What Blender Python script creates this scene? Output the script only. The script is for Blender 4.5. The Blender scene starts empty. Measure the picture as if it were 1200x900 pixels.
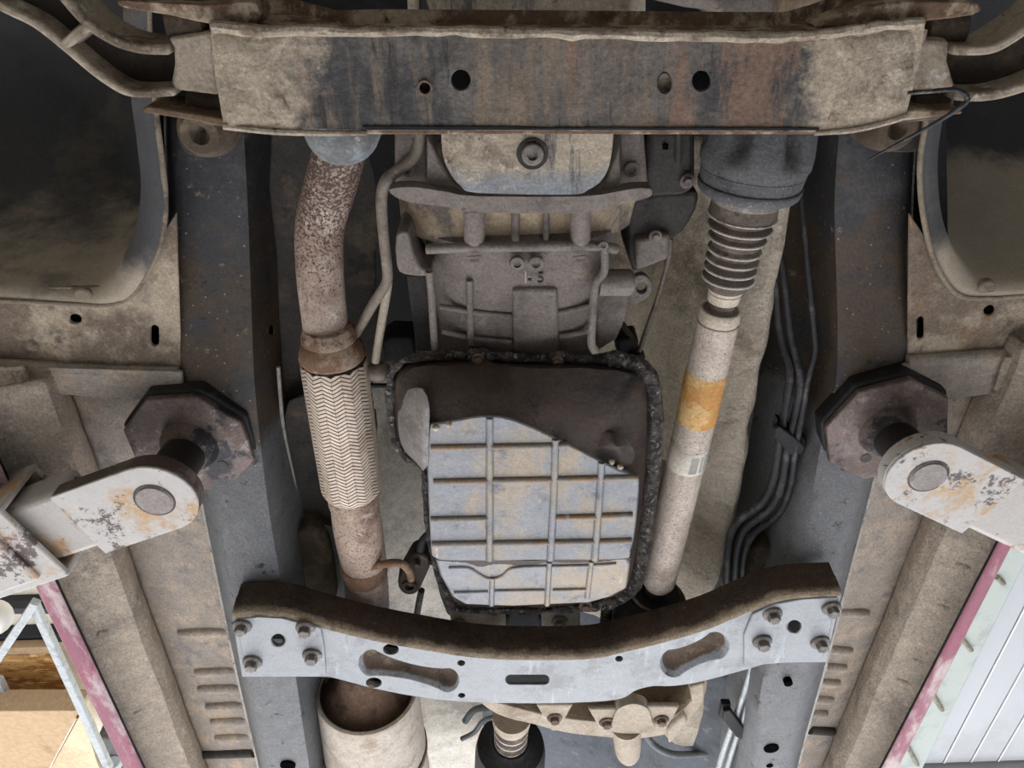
import bpy, bmesh, math, random
from mathutils import Vector, Matrix, noise, geometry
random.seed(7)
UP = Vector((0, 0, 1))
SC = bpy.context.scene
COL = SC.collection
# ------------------------------------------------------------------ camera
F = 900.0
TH = math.radians(34.1); RO = math.radians(1.9)
C = Vector((0, 0, 1.15))
fwd = Vector((0, math.sin(TH), math.cos(TH)))
V0 = Vector((0, -math.cos(TH), math.sin(TH))); X0 = Vector((1, 0, 0))
rgt = math.cos(RO)*X0 - math.sin(RO)*V0
upv = math.sin(RO)*X0 + math.cos(RO)*V0
cam = bpy.data.cameras.new('camera'); camo = bpy.data.objects.new('camera', cam); COL.objects.link(camo)
cam.sensor_width = 36; cam.lens = F/1200*36; cam.clip_start = .01
m = Matrix.Identity(4)
for i in range(3):
    m[i][0] = rgt[i]; m[i][1] = upv[i]; m[i][2] = -fwd[i]; m[i][3] = C[i]
camo.matrix_world = m
SC.camera = camo
# ------------------------------------------------------------------ world / lights / exposure
W = bpy.data.worlds.new('world'); SC.world = W; W.use_nodes = True
bg = W.node_tree.nodes['Background']
bg.inputs[0].default_value = (.86, .93, 1.0, 1); bg.inputs[1].default_value = 1.2
# low sun through the open rear end of the hall, it lights the floor under the lifted car
sl = bpy.data.lights.new('sun', 'SUN'); sl.energy = 13.0; sl.angle = math.radians(2); sl.color = (1, .965, .95)
so = bpy.data.objects.new('sun', sl); COL.objects.link(so); so.location = (0, 12, 5)
so.rotation_euler = Vector((-.06, -math.cos(math.radians(26)), -math.sin(math.radians(26)))).to_track_quat('-Z', 'Y').to_euler()
SC.view_settings.view_transform = 'Standard'; SC.view_settings.look = 'None'
SC.view_settings.exposure = 0.72; SC.view_settings.gamma = 1; SC.view_settings.use_curve_mapping = False

# ------------------------------------------------------------------ pixel helpers (photo pixel + height above the lens -> point in the place)
def ray(px, py):
    return fwd + rgt*((px-600)/F) + upv*((450-py)/F)
def P(px, py, h):
    d = ray(px, py); return C + d*(h/d.z)
def proj(p):
    q = p-C; dz = q.dot(fwd); return 600+F*q.dot(rgt)/dz, 450-F*q.dot(upv)/dz
def mpp(p):
    return (p-C).dot(fwd)/F
def PL(pts, h): return [P(x, y, h) for x, y in pts]
def smooth(pts, n=6, closed=False):
    pts = [Vector(p) for p in pts]; N = len(pts); out = []
    rng = range(N) if closed else range(N-1)
    for i in rng:
        if closed: a, b, c, d = pts[i-1], pts[i], pts[(i+1) % N], pts[(i+2) % N]
        else: a, b, c, d = pts[max(i-1, 0)], pts[i], pts[i+1], pts[min(i+2, N-1)]
        for k in range(n):
            t = k/n
            out.append(.5*((2*b)+(c-a)*t+(2*a-5*b+4*c-d)*t*t+(3*b-a-3*c+d)*t**3))
    if not closed: out.append(pts[-1])
    return out
def sm2(pts, n=5, closed=True):
    return [(p.x, p.y) for p in smooth([Vector((x, y, 0)) for x, y in pts], n, closed)]
def ell(cx, cy, rx, ry, n=16, a=0):
    ca, sa = math.cos(a), math.sin(a)
    return [(cx+rx*math.cos(t)*ca-ry*math.sin(t)*sa, cy+rx*math.cos(t)*sa+ry*math.sin(t)*ca) for t in [2*math.pi*i/n for i in range(n)]]
def capsule(x0, y0, x1, y1, r0, r1=None, n=8):
    r1 = r0 if r1 is None else r1
    a = math.atan2(y1-y0, x1-x0); out = []
    for k in range(n+1):
        t = a-math.pi/2+math.pi*k/n; out.append((x1+r1*math.cos(t), y1+r1*math.sin(t)))
    for k in range(n+1):
        t = a+math.pi/2+math.pi*k/n; out.append((x0+r0*math.cos(t), y0+r0*math.sin(t)))
    return out

# ------------------------------------------------------------------ materials
def lin(c, sat=.80):
    g_ = .3*c[0]+.59*c[1]+.11*c[2]; c = tuple(g_+(v-g_)*sat for v in c)
    return tuple(((v/255)/12.92 if v/255 <= .04045 else ((v/255+.055)/1.055)**2.4) for v in c)+(1,)
MATS = {}
def MAT(name, base, layers=(), rough=.75, metal=0.0, bump=.3, bscale=90, spec=.35, bdist=.004, grain=.28):
    """layers: dicts c, s(cale), lo, hi, optional st (stretch xyz), g=(axis,a,b,amount), v (voronoi spots)"""
    mt = bpy.data.materials.new(name); mt.use_nodes = True
    nt = mt.node_tree; N = nt.nodes; L = nt.links
    b = N['Principled BSDF']; geo = N.new('ShaderNodeNewGeometry')
    sep = N.new('ShaderNodeSeparateXYZ'); L.new(geo.outputs['Position'], sep.inputs[0])
    cur = None
    for i, ly in enumerate(layers):
        vec = geo.outputs['Position']
        mp = N.new('ShaderNodeMapping'); L.new(vec, mp.inputs[0])
        mp.inputs['Scale'].default_value = ly.get('st', (1, 1, 1)); mp.inputs['Location'].default_value = (i*3.1, i*1.7, i*.9)
        vec = mp.outputs[0]
        if ly.get('v'):
            t = N.new('ShaderNodeTexVoronoi'); t.inputs['Scale'].default_value = ly['s']; L.new(vec, t.inputs['Vector'])
            inv = N.new('ShaderNodeMath'); inv.operation = 'SUBTRACT'; inv.inputs[0].default_value = 1; L.new(t.outputs['Distance'], inv.inputs[1]); out = inv.outputs[0]
            if ly['v'] == 2:
                wn = N.new('ShaderNodeMath'); wn.operation = 'MULTIPLY'; L.new(out, wn.inputs[0])
                sp = N.new('ShaderNodeSeparateColor'); L.new(t.outputs['Color'], sp.inputs[0])
                gt = N.new('ShaderNodeMath'); gt.operation = 'GREATER_THAN'; gt.inputs[1].default_value = .6; L.new(sp.outputs[0], gt.inputs[0]); L.new(gt.outputs[0], wn.inputs[1]); out = wn.outputs[0]
        else:
            t = N.new('ShaderNodeTexNoise'); t.inputs['Scale'].default_value = ly['s']; t.inputs['Detail'].default_value = ly.get('d', 10)
            t.inputs['Roughness'].default_value = ly.get('r', .70); L.new(vec, t.inputs['Vector']); out = t.outputs['Fac']
        if 'g' in ly:
            gs = ly['g'] if isinstance(ly['g'][0], tuple) else (ly['g'],)
            for ax, a, bb, amt in gs:
                mr = N.new('ShaderNodeMapRange'); mr.interpolation_type = 'SMOOTHSTEP'; L.new(sep.outputs['XYZ'.index(ax)], mr.inputs[0])
                mr.inputs[1].default_value = a; mr.inputs[2].default_value = bb; mr.inputs[3].default_value = -amt; mr.inputs[4].default_value = amt
                ad = N.new('ShaderNodeMath'); ad.operation = 'ADD'; L.new(out, ad.inputs[0]); L.new(mr.outputs[0], ad.inputs[1]); out = ad.outputs[0]
        mr = N.new('ShaderNodeMapRange'); mr.interpolation_type = 'SMOOTHSTEP'; L.new(out, mr.inputs[0])
        mr.inputs[1].default_value = ly['lo']; mr.inputs[2].default_value = ly['hi']; mr.inputs[4].default_value = ly.get('a', 1)
        mx = N.new('ShaderNodeMix'); mx.data_type = 'RGBA'; L.new(mr.outputs[0], mx.inputs[0])
        if cur is None: mx.inputs[6].default_value = lin(base)
        else: L.new(cur, mx.inputs[6])
        mx.inputs[7].default_value = lin(ly['c']); cur = mx.outputs[2]
    if cur is None or not grain:
        if cur is None: b.inputs['Base Color'].default_value = lin(base)
        else: L.new(cur, b.inputs['Base Color'])
    else:
        for sc_, am in ((260, grain), (38, grain*.55)):
            t = N.new('ShaderNodeTexNoise'); t.inputs['Scale'].default_value = sc_; t.inputs['Detail'].default_value = 5; t.inputs['Roughness'].default_value = .75
            L.new(geo.outputs['Position'], t.inputs['Vector'])
            mr = N.new('ShaderNodeMapRange'); L.new(t.outputs['Fac'], mr.inputs[0]); mr.inputs[1].default_value = .3; mr.inputs[2].default_value = .7
            mr.inputs[3].default_value = 1-am; mr.inputs[4].default_value = 1+am
            mx = N.new('ShaderNodeVectorMath'); mx.operation = 'SCALE'; L.new(cur, mx.inputs[0]); L.new(mr.outputs[0], mx.inputs['Scale']); cur = mx.outputs[0]
        L.new(cur, b.inputs['Base Color'])
    b.inputs['Roughness'].default_value = rough; b.inputs['Metallic'].default_value = metal
    b.inputs['Specular IOR Level'].default_value = spec
    if bump:
        t = N.new('ShaderNodeTexNoise'); t.inputs['Scale'].default_value = bscale; t.inputs['Detail'].default_value = 8; t.inputs['Roughness'].default_value = .68
        L.new(geo.outputs['Position'], t.inputs['Vector'])
        bp = N.new('ShaderNodeBump'); bp.inputs['Strength'].default_value = min(1, bump*1.5); bp.inputs['Distance'].default_value = bdist
        L.new(t.outputs['Fac'], bp.inputs['Height']); L.new(bp.outputs[0], b.inputs['Normal'])
    MATS[name] = mt
    return mt
def ly(c, s, lo, hi, **k): return dict(c=c, s=s, lo=lo, hi=hi, **k)

# ------------------------------------------------------------------ mesh builder
class MB:
    def __init__(s): s.v = []; s.f = []
    def add(s, vs, fs):
        o = len(s.v); s.v += [Vector(q) for q in vs]; s.f += [tuple(i+o for i in f) for f in fs]; return s
    def grid(s, rows, cu=False, cv=False, cap=False):
        R = len(rows); K = len(rows[0]); vs = [p for r in rows for p in r]; fs = []
        for i in range(R if cv else R-1):
            for j in range(K if cu else K-1):
                a = i*K+j; b_ = i*K+(j+1) % K; c = ((i+1) % R)*K+(j+1) % K; d = ((i+1) % R)*K+j
                fs.append((a, b_, c, d))
        if cap: fs.append(tuple(range(K))[::-1]); fs.append(tuple((R-1)*K+j for j in range(K)))
        return s.add(vs, fs)
    def prism(s, bot, vec=None, top=None):
        n = len(bot); top = top or [Vector(p)+Vector(vec) for p in bot]
        fs = [tuple(range(n)), tuple(range(2*n-1, n-1, -1))]
        fs += [((i+1) % n, i, n+i, n+(i+1) % n) for i in range(n)]
        return s.add(list(bot)+list(top), fs)
    def plate(s, out, holes=(), h=.8, t=.005, hf=None):
        """pixel outline + pixel holes at height h (or hf(x,y)), extruded up by t"""
        loops = [list(out)]+[list(q) for q in holes]
        tri = geometry.tessellate_polygon([[Vector((x, -y, 0)) for x, y in l] for l in loops])
        flat = [q for l in loops for q in l]; n = len(flat)
        bot = [P(x, y, hf(x, y) if hf else h) for x, y in flat]
        vs = bot+[p+Vector((0, 0, t)) for p in bot]
        fs = []
        for a, b_, c in tri: fs.append((a, b_, c)); fs.append((n+c, n+b_, n+a))
        o = 0
        for l in loops:
            k = len(l)
            fs += [(o+(i+1) % k, o+i, n+o+i, n+o+(i+1) % k) for i in range(k)]; o += k
        return s.add(vs, fs)
    def frames(s, path):
        path = [Vector(p) for p in path]; T = []
        for i in range(len(path)):
            d = path[min(i+1, len(path)-1)]-path[max(i-1, 0)]; T.append(d.normalized())
        n = T[0].orthogonal().normalized(); out = []
        for i, t in enumerate(T):
            n = (n-t*n.dot(t)); n = n.normalized() if n.length > 1e-6 else t.orthogonal().normalized()
            out.append((n.copy(), t.cross(n)))
        return out
    def tube(s, path, r, n=14, cap=True):
        fr = s.frames(path); rs = r if isinstance(r, (list, tuple)) else [r]*len(path)
        rows = [[Vector(p)+(u*math.cos(2*math.pi*k/n)+w*math.sin(2*math.pi*k/n))*q for k in range(n)] for p, (u, w), q in zip(path, fr, rs)]
        return s.grid(rows, cu=True, cap=cap)
    def lathe(s, a, b, prof, n=28, cap=True):
        """prof: (t 0..1 along a-b, radius)"""
        a = Vector(a); b = Vector(b); d = b-a; t = d.normalized(); u = t.orthogonal().normalized(); w = t.cross(u)
        rows = [[a+d*q+(u*math.cos(2*math.pi*k/n)+w*math.sin(2*math.pi*k/n))*r for k in range(n)] for q, r in prof]
        return s.grid(rows, cu=True, cap=cap)
    def lathe_px(s, a, b, prof, n=28, cap=True):
        """prof: (pixel y on the axis, half width in pixels)"""
        a = Vector(a); b = Vector(b); pr = []
        for py, hw in prof:
            lo, hi = -.4, 1.4
            for _ in range(40):
                md = (lo+hi)/2
                if proj(a+(b-a)*md)[1] < py: lo = md
                else: hi = md
            pr.append((lo, hw*mpp(a+(b-a)*lo)))
        return s.lathe(a, b, pr, n, cap)
    def tube_px(s, pts, n=16, k=5, cap=True):
        """pts: (px,py,h,half width px)"""
        q = smooth([P(x, y, h) for x, y, h, w in pts], k)
        rr = smooth([Vector((w*mpp(P(x, y, h)), 0, 0)) for x, y, h, w in pts], k)
        return s.tube(q, [v.x for v in rr], n, cap)
    def box(s, c, hx, hy, hz, M3=None):
        c = Vector(c); vs = []
        for z in (-1, 1):
            for x, y in ((-1, -1), (1, -1), (1, 1), (-1, 1)):
                q = Vector((x*hx, y*hy, z*hz)); vs.append(c+(M3 @ q if M3 else q))
        return s.add(vs, [(3, 2, 1, 0), (4, 5, 6, 7), (0, 1, 5, 4), (1, 2, 6, 5), (2, 3, 7, 6), (3, 0, 4, 7)])
    def mesh(s, name, base=Vector(), ang=40):
        me = bpy.data.meshes.new(name); me.from_pydata([p-base for p in s.v], [], s.f)
        bm = bmesh.new(); bm.from_mesh(me); bmesh.ops.remove_doubles(bm, verts=bm.verts, dist=1e-6)
        bmesh.ops.recalc_face_normals(bm, faces=bm.faces); bm.to_mesh(me); bm.free()
        me.polygons.foreach_set('use_smooth', [True]*len(me.polygons)); me.set_sharp_from_angle(angle=math.radians(ang))
        return me
def jitter(mb, amp, sc, z=1.0):
    for i, p in enumerate(mb.v):
        n = noise.noise_vector(p*sc); mb.v[i] = p+Vector((n.x*amp, n.y*amp, n.z*amp*z))
    return mb

class Thing:
    def __init__(s, name, label, cat, group=None): s.n, s.l, s.c, s.g = name, label, cat, group; s.parts = []; s.inst = []
    def part(s, name, mb, mat, parent=None, bevel=0, solid=0, label=None, stuff=False, ang=40, seg=2):
        s.parts.append((name, mb, mat, parent, bevel, solid, label, stuff, ang, seg)); return len(s.parts)-1
    def put(s, name, me, mtx, parent=None, label=None):
        s.inst.append((name, me, mtx, parent, label))
    def done(s):
        av = [p for q in s.parts for p in q[1].v]
        lo = Vector([min(p[i] for p in av) for i in range(3)]); hi = Vector([max(p[i] for p in av) for i in range(3)])
        base = Vector(((lo.x+hi.x)/2, (lo.y+hi.y)/2, lo.z))
        single = len(s.parts) == 1 and not s.inst
        root = None; objs = []
        if not single:
            root = bpy.data.objects.new(s.n, None); COL.objects.link(root); root.location = base; root.empty_display_size = .05
        for (name, mb, mat, par, bev, sol, lab, stuff, ang, seg) in s.parts:
            o = bpy.data.objects.new(s.n if single else name, mb.mesh(name, base, ang)); COL.objects.link(o)
            o.data.materials.append(MATS[mat] if isinstance(mat, str) else mat)
            if single: o.location = base; root = o
            else: o.parent = objs[par] if par is not None else root
            if sol:
                md = o.modifiers.new('thickness', 'SOLIDIFY'); md.thickness = sol; md.offset = 0
            if bev:
                md = o.modifiers.new('bevel', 'BEVEL'); md.width = bev; md.segments = seg; md.limit_method = 'ANGLE'; md.angle_limit = math.radians(40)
            if lab: o['label'] = lab
            if stuff: o['kind'] = 'stuff'
            objs.append(o)
        for name, me, mtx, par, lab in s.inst:
            o = bpy.data.objects.new(name, me); COL.objects.link(o)
            o.parent = objs[par] if par is not None else root
            q = mtx.copy(); q.translation = mtx.translation-base; o.matrix_local = q
            if lab: o['label'] = lab
        root['label'] = s.l; root['category'] = s.c
        if s.g: root['group'] = s.g
        s.root = root
        return root
def struct(name, mb, mat, bevel=0, solid=0, parent=None, kind='structure'):
    o = bpy.data.objects.new(name, mb.mesh(name)); COL.objects.link(o); o.data.materials.append(MATS[mat])
    if parent: o.parent = parent
    else: o['kind'] = kind
    if solid:
        md = o.modifiers.new('thickness', 'SOLIDIFY'); md.thickness = solid; md.offset = 0
    if bevel:
        md = o.modifiers.new('bevel', 'BEVEL'); md.width = bevel; md.segments = 2; md.limit_method = 'ANGLE'
    return o

# ------------------------------------------------------------------ palette
DK = (38, 36, 36); TAN = (176, 156, 128); MUD = (150, 132, 108); RUST = (140, 88, 58)
MAT('beam_steel', (112, 106, 100), [ly((74, 74, 76), 9, .45, .60), ly((140, 122, 102), 34, .50, .66, st=(1, .12, 1)), ly((66, 62, 60), 46, .56, .66, st=(1, .15, 1)), ly((136, 108, 90), 30, .57, .68, st=(1, .2, 1), g=(('X', .10, .18, .06), ('X', .25, .31, -.10))), ly((190, 172, 148), 9, .44, .6, g=(('X', -.09, -.24, .24), )), ly((190, 172, 148), 9, .44, .6, g=(('X', .22, .33, .24), )), ly((60, 56, 54), 120, .62, .72)], .75, 0, .7, 110, grain=.4)
MAT('beam_mud', (200, 182, 158), [ly((148, 128, 106), 22, .5, .64), ly((218, 204, 182), 50, .54, .68), ly((96, 80, 66), 34, .60, .70)], .9, 0, 1, 70, .2, .010, .35)
MAT('beam_rust', (120, 92, 70), [ly((186, 165, 138), 25, .48, .6), ly((85, 60, 45), 40, .55, .66)], .85, 0, .7, 90)
MAT('forged', (176, 160, 138), [ly((122, 104, 84), 14, .5, .62), ly((208, 200, 188), 40, .55, .7), ly((70, 60, 52), 60, .62, .72)], .8, 0, .6, 90)
MAT('forged_web', (62, 55, 50), [ly((98, 80, 62), 16, .52, .68)], .85, 0, .5, 90)
MAT('bush', (78, 66, 54), [ly((118, 98, 74), 30, .5, .65)], .85, 0, .3)
MAT('liner', (76, 77, 82), [ly((106, 99, 90), 5, .5, .66), ly((192, 176, 152), 9, .34, .74, g=(('Y', .37, .49, .36), )), ly((150, 140, 122), 130, .70, .76)], .7, 0, .2, 60, grain=.15)
MAT('liner_rim', (150, 136, 114), [ly((100, 90, 78), 20, .5, .65)], .8, 0, .4)
MAT('rail', (58, 60, 66), [ly((82, 82, 84), 10, .5, .66), ly((84, 68, 52), 7, .46, .62, g=('Y', .3, .5, .1)), ly((112, 115, 119), 5, .42, .58, g=('Y', .60, .82, .3)), ly((158, 138, 112), 26, .60, .72), ly((170, 150, 124), 110, .84, .90, v=2), ly((36, 36, 40), 40, .58, .68)], .5, 0, .25, 160, .5, grain=.35)  # grey Y layer puts the light on the rear stretch into the colour
MAT('rail_flange', (196, 190, 180), [ly((150, 142, 132), 20, .5, .65), ly((84, 74, 64), 30, .58, .66)], .7, 0, .3)
MAT('floor_dirt', (216, 198, 176), [ly((180, 166, 150), 9, .48, .64), ly((230, 212, 188), 24, .54, .68), ly((138, 126, 114), 44, .62, .72), ly((232, 220, 202), 160, .6, .72)], .92, 0, 1, 110, .15, .010, .35)
MAT('floor_panel', (184, 172, 160), [ly((212, 190, 164), 14, .46, .62), ly((156, 152, 150), 18, .54, .66), ly((216, 198, 172), 90, .6, .72)], .85, 0, .6, 120, .25, grain=.3)
MAT('torque_box', (138, 120, 102), [ly((200, 182, 156), 6, .48, .62), ly((104, 90, 80), 10, .54, .66), ly((160, 126, 94), 12, .55, .68), ly((206, 190, 166), 120, .64, .74)], .85, 0, .6, 90, grain=.35)
MAT('sill_red', (172, 96, 118), [ly((210, 188, 188), 16, .46, .60, st=(1, .25, 1)), ly((182, 82, 110), 30, .56, .66, st=(1, .3, 1))], .5, 0, .15, grain=.12)
MAT('sill_edge', (196, 184, 180), [ly((176, 110, 128), 12, .52, .62)], .5, 0, .1)
MAT('black_seal', (22, 22, 24), [ly((60, 54, 48), 60, .58, .7)], .7, 0, .2)
MAT('insul', (222, 206, 182), [ly((236, 224, 202), 6, .48, .62), ly((164, 148, 126), 5, .54, .68), ly((238, 228, 210), 26, .58, .72), ly((96, 84, 72), 22, .66, .71)], .95, 0, .9, 45, .1, .016)
MAT('shield_cream', (224, 217, 202), [ly((192, 184, 170), 8, .5, .64), ly((234, 229, 218), 20, .55, .7), ly((150, 142, 132), 40, .62, .74)], .8, 0, .5, 60, .3)
MAT('shield_dark', (74, 70, 66), [ly((120, 104, 84), 9, .52, .68), ly((52, 54, 58), 14, .54, .66), ly((150, 130, 104), 150, .66, .74)], .7, 0, .3, 90)
MAT('shield_grey', (112, 118, 120), [ly((88, 92, 94), 12, .5, .64), ly((140, 134, 122), 20, .58, .7)], .6, .2, .25, 90)
MAT('rear_panel', (86, 92, 102), [ly((66, 72, 82), 10, .5, .64), ly((128, 128, 126), 30, .58, .7)], .6, .1, .25, 90)
MAT('panel_line', (236, 238, 238), rough=.5, bump=0)
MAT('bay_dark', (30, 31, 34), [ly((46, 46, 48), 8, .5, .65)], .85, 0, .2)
MAT('cast', (138, 127, 119), [ly((110, 100, 95), 10, .5, .64), ly((162, 148, 132), 18, .56, .7), ly((104, 94, 90), 90, .58, .7)], .6, .2, .5, 160, .45, grain=.3)
MAT('cast_dark', (78, 74, 72), [ly((60, 60, 62), 12, .5, .64), ly((108, 100, 92), 60, .58, .7)], .8, 0, .4, 160)
MAT('cast_tan', (150, 128, 100), [ly((112, 94, 76), 16, .5, .64), ly((182, 164, 136), 60, .56, .7)], .85, 0, .5, 90)
MAT('cast_skirt', (122, 112, 104), [ly((196, 174, 142), 20, .40, .6, g=(('X', -.075, -.04, .2), ('X', .115, .08, .2))), ly((96, 86, 78), 40, .56, .7)], .8, .05, .6, 110)
MAT('fold_shadow', (34, 28, 26), [ly((60, 48, 42), 40, .55, .7)], .4, 0, .3)  # near-black for the shadow line of the pan's skin fold
MAT('cast_pale', (196, 180, 158), [ly((170, 150, 126), 10, .5, .64), ly((216, 204, 186), 40, .56, .7), ly((130, 108, 88), 24, .64, .74)], .8, 0, .35, 90)
MAT('bolt', (128, 122, 116), [ly((160, 154, 146), 60, .5, .64), ly((100, 86, 72), 80, .55, .66)], .6, .3, .3)
MAT('bolt_rust', (110, 88, 74), [ly((146, 128, 110), 60, .5, .64)], .75, 0, .3)
MAT('pan_steel', (136, 140, 146), [ly((160, 145, 124), 16, .44, .62, st=(1, .5, 1)), ly((104, 110, 120), 20, .54, .68), ly((196, 192, 188), 90, .62, .72, st=(1, .2, 1))], .42, .3, .25, 120, .5, grain=.2)
MAT('pan_rib', (136, 128, 118), [ly((150, 118, 84), 16, .46, .58), ly((180, 180, 182), 50, .6, .7)], .55, .2, .2)
MAT('pan_oily', (76, 58, 48), [ly((52, 42, 38), 10, .48, .62), ly((102, 82, 64), 20, .56, .7), ly((40, 34, 32), 40, .6, .7)], .55, 0, .5, 80, .5)
MAT('pan_rim', (96, 88, 82), [ly((40, 35, 33), 70, .46, .54), ly((168, 160, 152), 120, .55, .62)], .5, .1, 1, 120, .5, .012, .4)
MAT('pan_bulge', (150, 144, 142), [ly((120, 114, 112), 14, .5, .65), ly((176, 170, 166), 90, .56, .7)], .5, .2, .3)
MAT('exhaust', (206, 182, 164), [ly((178, 148, 130), 14, .48, .64, g=('Y', .60, .36, .10)), ly((222, 206, 190), 26, .54, .7), ly((92, 74, 68), 260, .52, .60, g=('Y', .60, .26, .10)), ly((120, 98, 86), 300, .58, .66)], .65, .1, .4, 200)
MAT('exhaust_low', (208, 180, 160), [ly((172, 136, 114), 14, .5, .64), ly((226, 210, 196), 30, .56, .7), ly((112, 92, 82), 260, .53, .61), ly((168, 164, 160), 12, .46, .6, g=('Y', 1.0, 1.12, .25))], .65, .1, .45, 200)
MAT('collar_rust', (150, 112, 84), [ly((190, 166, 142), 18, .5, .62), ly((104, 62, 44), 26, .54, .66)], .8, 0, .5)
MAT('braid', (228, 208, 188), [ly((202, 180, 158), 16, .5, .66), ly((238, 224, 208), 60, .56, .7)], .5, .2, .2, grain=.12)
MAT('braid_gap', (60, 48, 42), rough=.9, bump=0)
MAT('muffler', (204, 192, 176), [ly((176, 156, 132), 14, .5, .66), ly((150, 122, 96), 60, .62, .7, st=(1, .5, 1)), ly((224, 216, 204), 40, .58, .7)], .6, .2, .2, 100, .4)
MAT('muffler_cone', (128, 98, 78), [ly((92, 72, 60), 20, .5, .64), ly((150, 122, 100), 70, .56, .68)], .8, 0, .4)
MAT('shaft', (216, 200, 184), [ly((194, 172, 154), 12, .5, .66), ly((122, 106, 98), 300, .56, .63), ly((232, 220, 206), 40, .58, .7)], .6, .15, .35, 200)
MAT('shaft_orange', (230, 158, 74), [ly((244, 200, 122), 18, .5, .64), ly((178, 112, 52), 30, .58, .68), ly((176, 160, 146), 10, .57, .60)], .7, 0, .4)
MAT('shaft_cream', (222, 208, 186), [ly((190, 170, 146), 30, .55, .7)], .6, .1, .2)
MAT('sticker', (238, 228, 208), [ly((222, 208, 184), 20, .55, .7)], .5, 0, 0)
MAT('sticker_ink', (184, 188, 186), rough=.6, bump=0)
MAT('cv_dark', (104, 105, 108), [ly((82, 83, 86), 20, .5, .64), ly((148, 146, 142), 180, .56, .68)], .7, .1, .8, 190)
MAT('boot', (104, 91, 80), [ly((140, 124, 106), 30, .5, .65), ly((72, 64, 58), 60, .56, .68)], .7, 0, .25)
MAT('boot_edge', (216, 208, 198), [ly((140, 130, 120), 40, .5, .65)], .6, 0, .2)
MAT('rubber', (36, 37, 40), [ly((66, 62, 58), 40, .56, .7)], .6, 0, .3)
MAT('rubber_brown', (66, 54, 46), [ly((104, 90, 76), 30, .54, .68)], .7, 0, .4)
MAT('tube_tan', (138, 126, 112), [ly((108, 98, 88), 30, .5, .65), ly((172, 162, 148), 90, .58, .7)], .65, .2, .2)
MAT('tube_cream', (186, 172, 150), [ly((150, 136, 116), 40, .54, .68)], .7, 0, .2)
MAT('line_dark', (54, 54, 58), [ly((92, 90, 90), 30, .5, .65), ly((130, 116, 98), 90, .62, .7)], .5, .2, .2)
MAT('xm_face', (154, 160, 165), [ly((136, 140, 144), 14, .5, .64), ly((178, 184, 190), 40, .56, .7, st=(1, .15, 1)), ly((112, 104, 96), 220, .66, .72)], .42, .3, .2, 160, .5, grain=.14)
MAT('xm_wall', (98, 80, 66), [ly((74, 62, 54), 12, .48, .66), ly((186, 164, 136), 22, .44, .74, g=('Z', 1.975, 1.950, .24)), ly((132, 112, 92), 110, .56, .72)], .8, 0, .6, 120, grain=.4)
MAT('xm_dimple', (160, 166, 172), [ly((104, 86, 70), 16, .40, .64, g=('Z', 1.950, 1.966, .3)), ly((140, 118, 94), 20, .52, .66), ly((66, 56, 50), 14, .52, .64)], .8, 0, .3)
MAT('sump', (190, 174, 152), [ly((150, 132, 112), 9, .5, .62), ly((150, 156, 162), 12, .36, .66, g=('Y', .25, .31, .26)), ly((112, 110, 110), 12, .54, .62, st=(2, .3, 1)), ly((214, 198, 174), 50, .56, .66), ly((104, 88, 74), 60, .62, .7)], .8, .05, .9, 70)
MAT('grey_skin', (132, 140, 146), [ly((104, 106, 106), 24, .48, .6), ly((184, 176, 160), 40, .56, .66)], .55, .2, .3)
MAT('arm_paint', (204, 200, 196), [ly((180, 172, 164), 12, .52, .66), ly((206, 164, 112), 9, .55, .66), ly((168, 108, 64), 13, .60, .67), ly((104, 88, 82), 12, .555, .585, r=.8)], .45, .05, .15, 80, .45, grain=.08)
MAT('arm_rust', (200, 194, 188), [ly((208, 160, 104), 7, .46, .60), ly((170, 108, 62), 10, .55, .64), ly((104, 88, 82), 12, .58, .61, r=.8)], .5, .05, .2, 80, .4, grain=.1)
MAT('arm_edge', (96, 80, 74), [ly((132, 116, 108), 20, .5, .62), ly((190, 182, 174), 16, .6, .64)], .6, .1, .3)
MAT('arm_pin', (142, 134, 130), [ly((118, 106, 100), 20, .5, .65)], .45, .4, .2)
MAT('pad_plate', (124, 107, 101), [ly((98, 80, 72), 16, .48, .62), ly((48, 50, 58), 13, .50, .58), ly((164, 150, 144), 30, .56, .68), ly((130, 78, 58), 22, .58, .66)], .42, .35, .3, 100, .5, grain=.35)
MAT('post', (44, 40, 40), [ly((84, 70, 62), 20, .56, .68)], .4, .3, .15, 90, .5)
MAT('brown_block', (92, 78, 62), [ly((132, 114, 90), 8, .5, .64), ly((60, 54, 48), 14, .54, .66)], .9, 0, .5)
MAT('hook', (54, 54, 58), [ly((110, 106, 100), 40, .58, .66)], .5, .3, .1)
MAT('hole_dark', (14, 14, 15), rough=1, bump=0, spec=0)
# hall
MAT('hall_floor', (190, 193, 200), [ly((168, 170, 176), 2, .5, .65)], .6, 0, .1)
MAT('panel_white', (182, 186, 190), [ly((172, 175, 177), 1.5, .5, .65)], .35, 0, 0, grain=0)
MAT('panel_joint', (150, 152, 152), rough=.6, bump=0)
MAT('panel_cream', (240, 230, 208), [ly((228, 214, 186), 2, .5, .7)], .8, 0, .1)
MAT('trim_green', (176, 186, 178), [ly((160, 168, 162), 6, .5, .65)], .6, 0, .1, grain=0)
MAT('tab_metal', (140, 132, 112), [ly((104, 96, 80), 40, .5, .6)], .5, .3, .1)
MAT('dark_line', (46, 48, 56), rough=.6, bump=0)
MAT('osb', (222, 164, 86), [ly((176, 112, 48), 17, .46, .54, st=(.35, 1.8, 1)), ly((250, 212, 142), 21, .53, .60, st=(.3, 1.8, 1)), ly((132, 78, 34), 27, .58, .63, st=(.4, 1.8, 1))], .85, 0, .3, 40, grain=.1)
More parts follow.
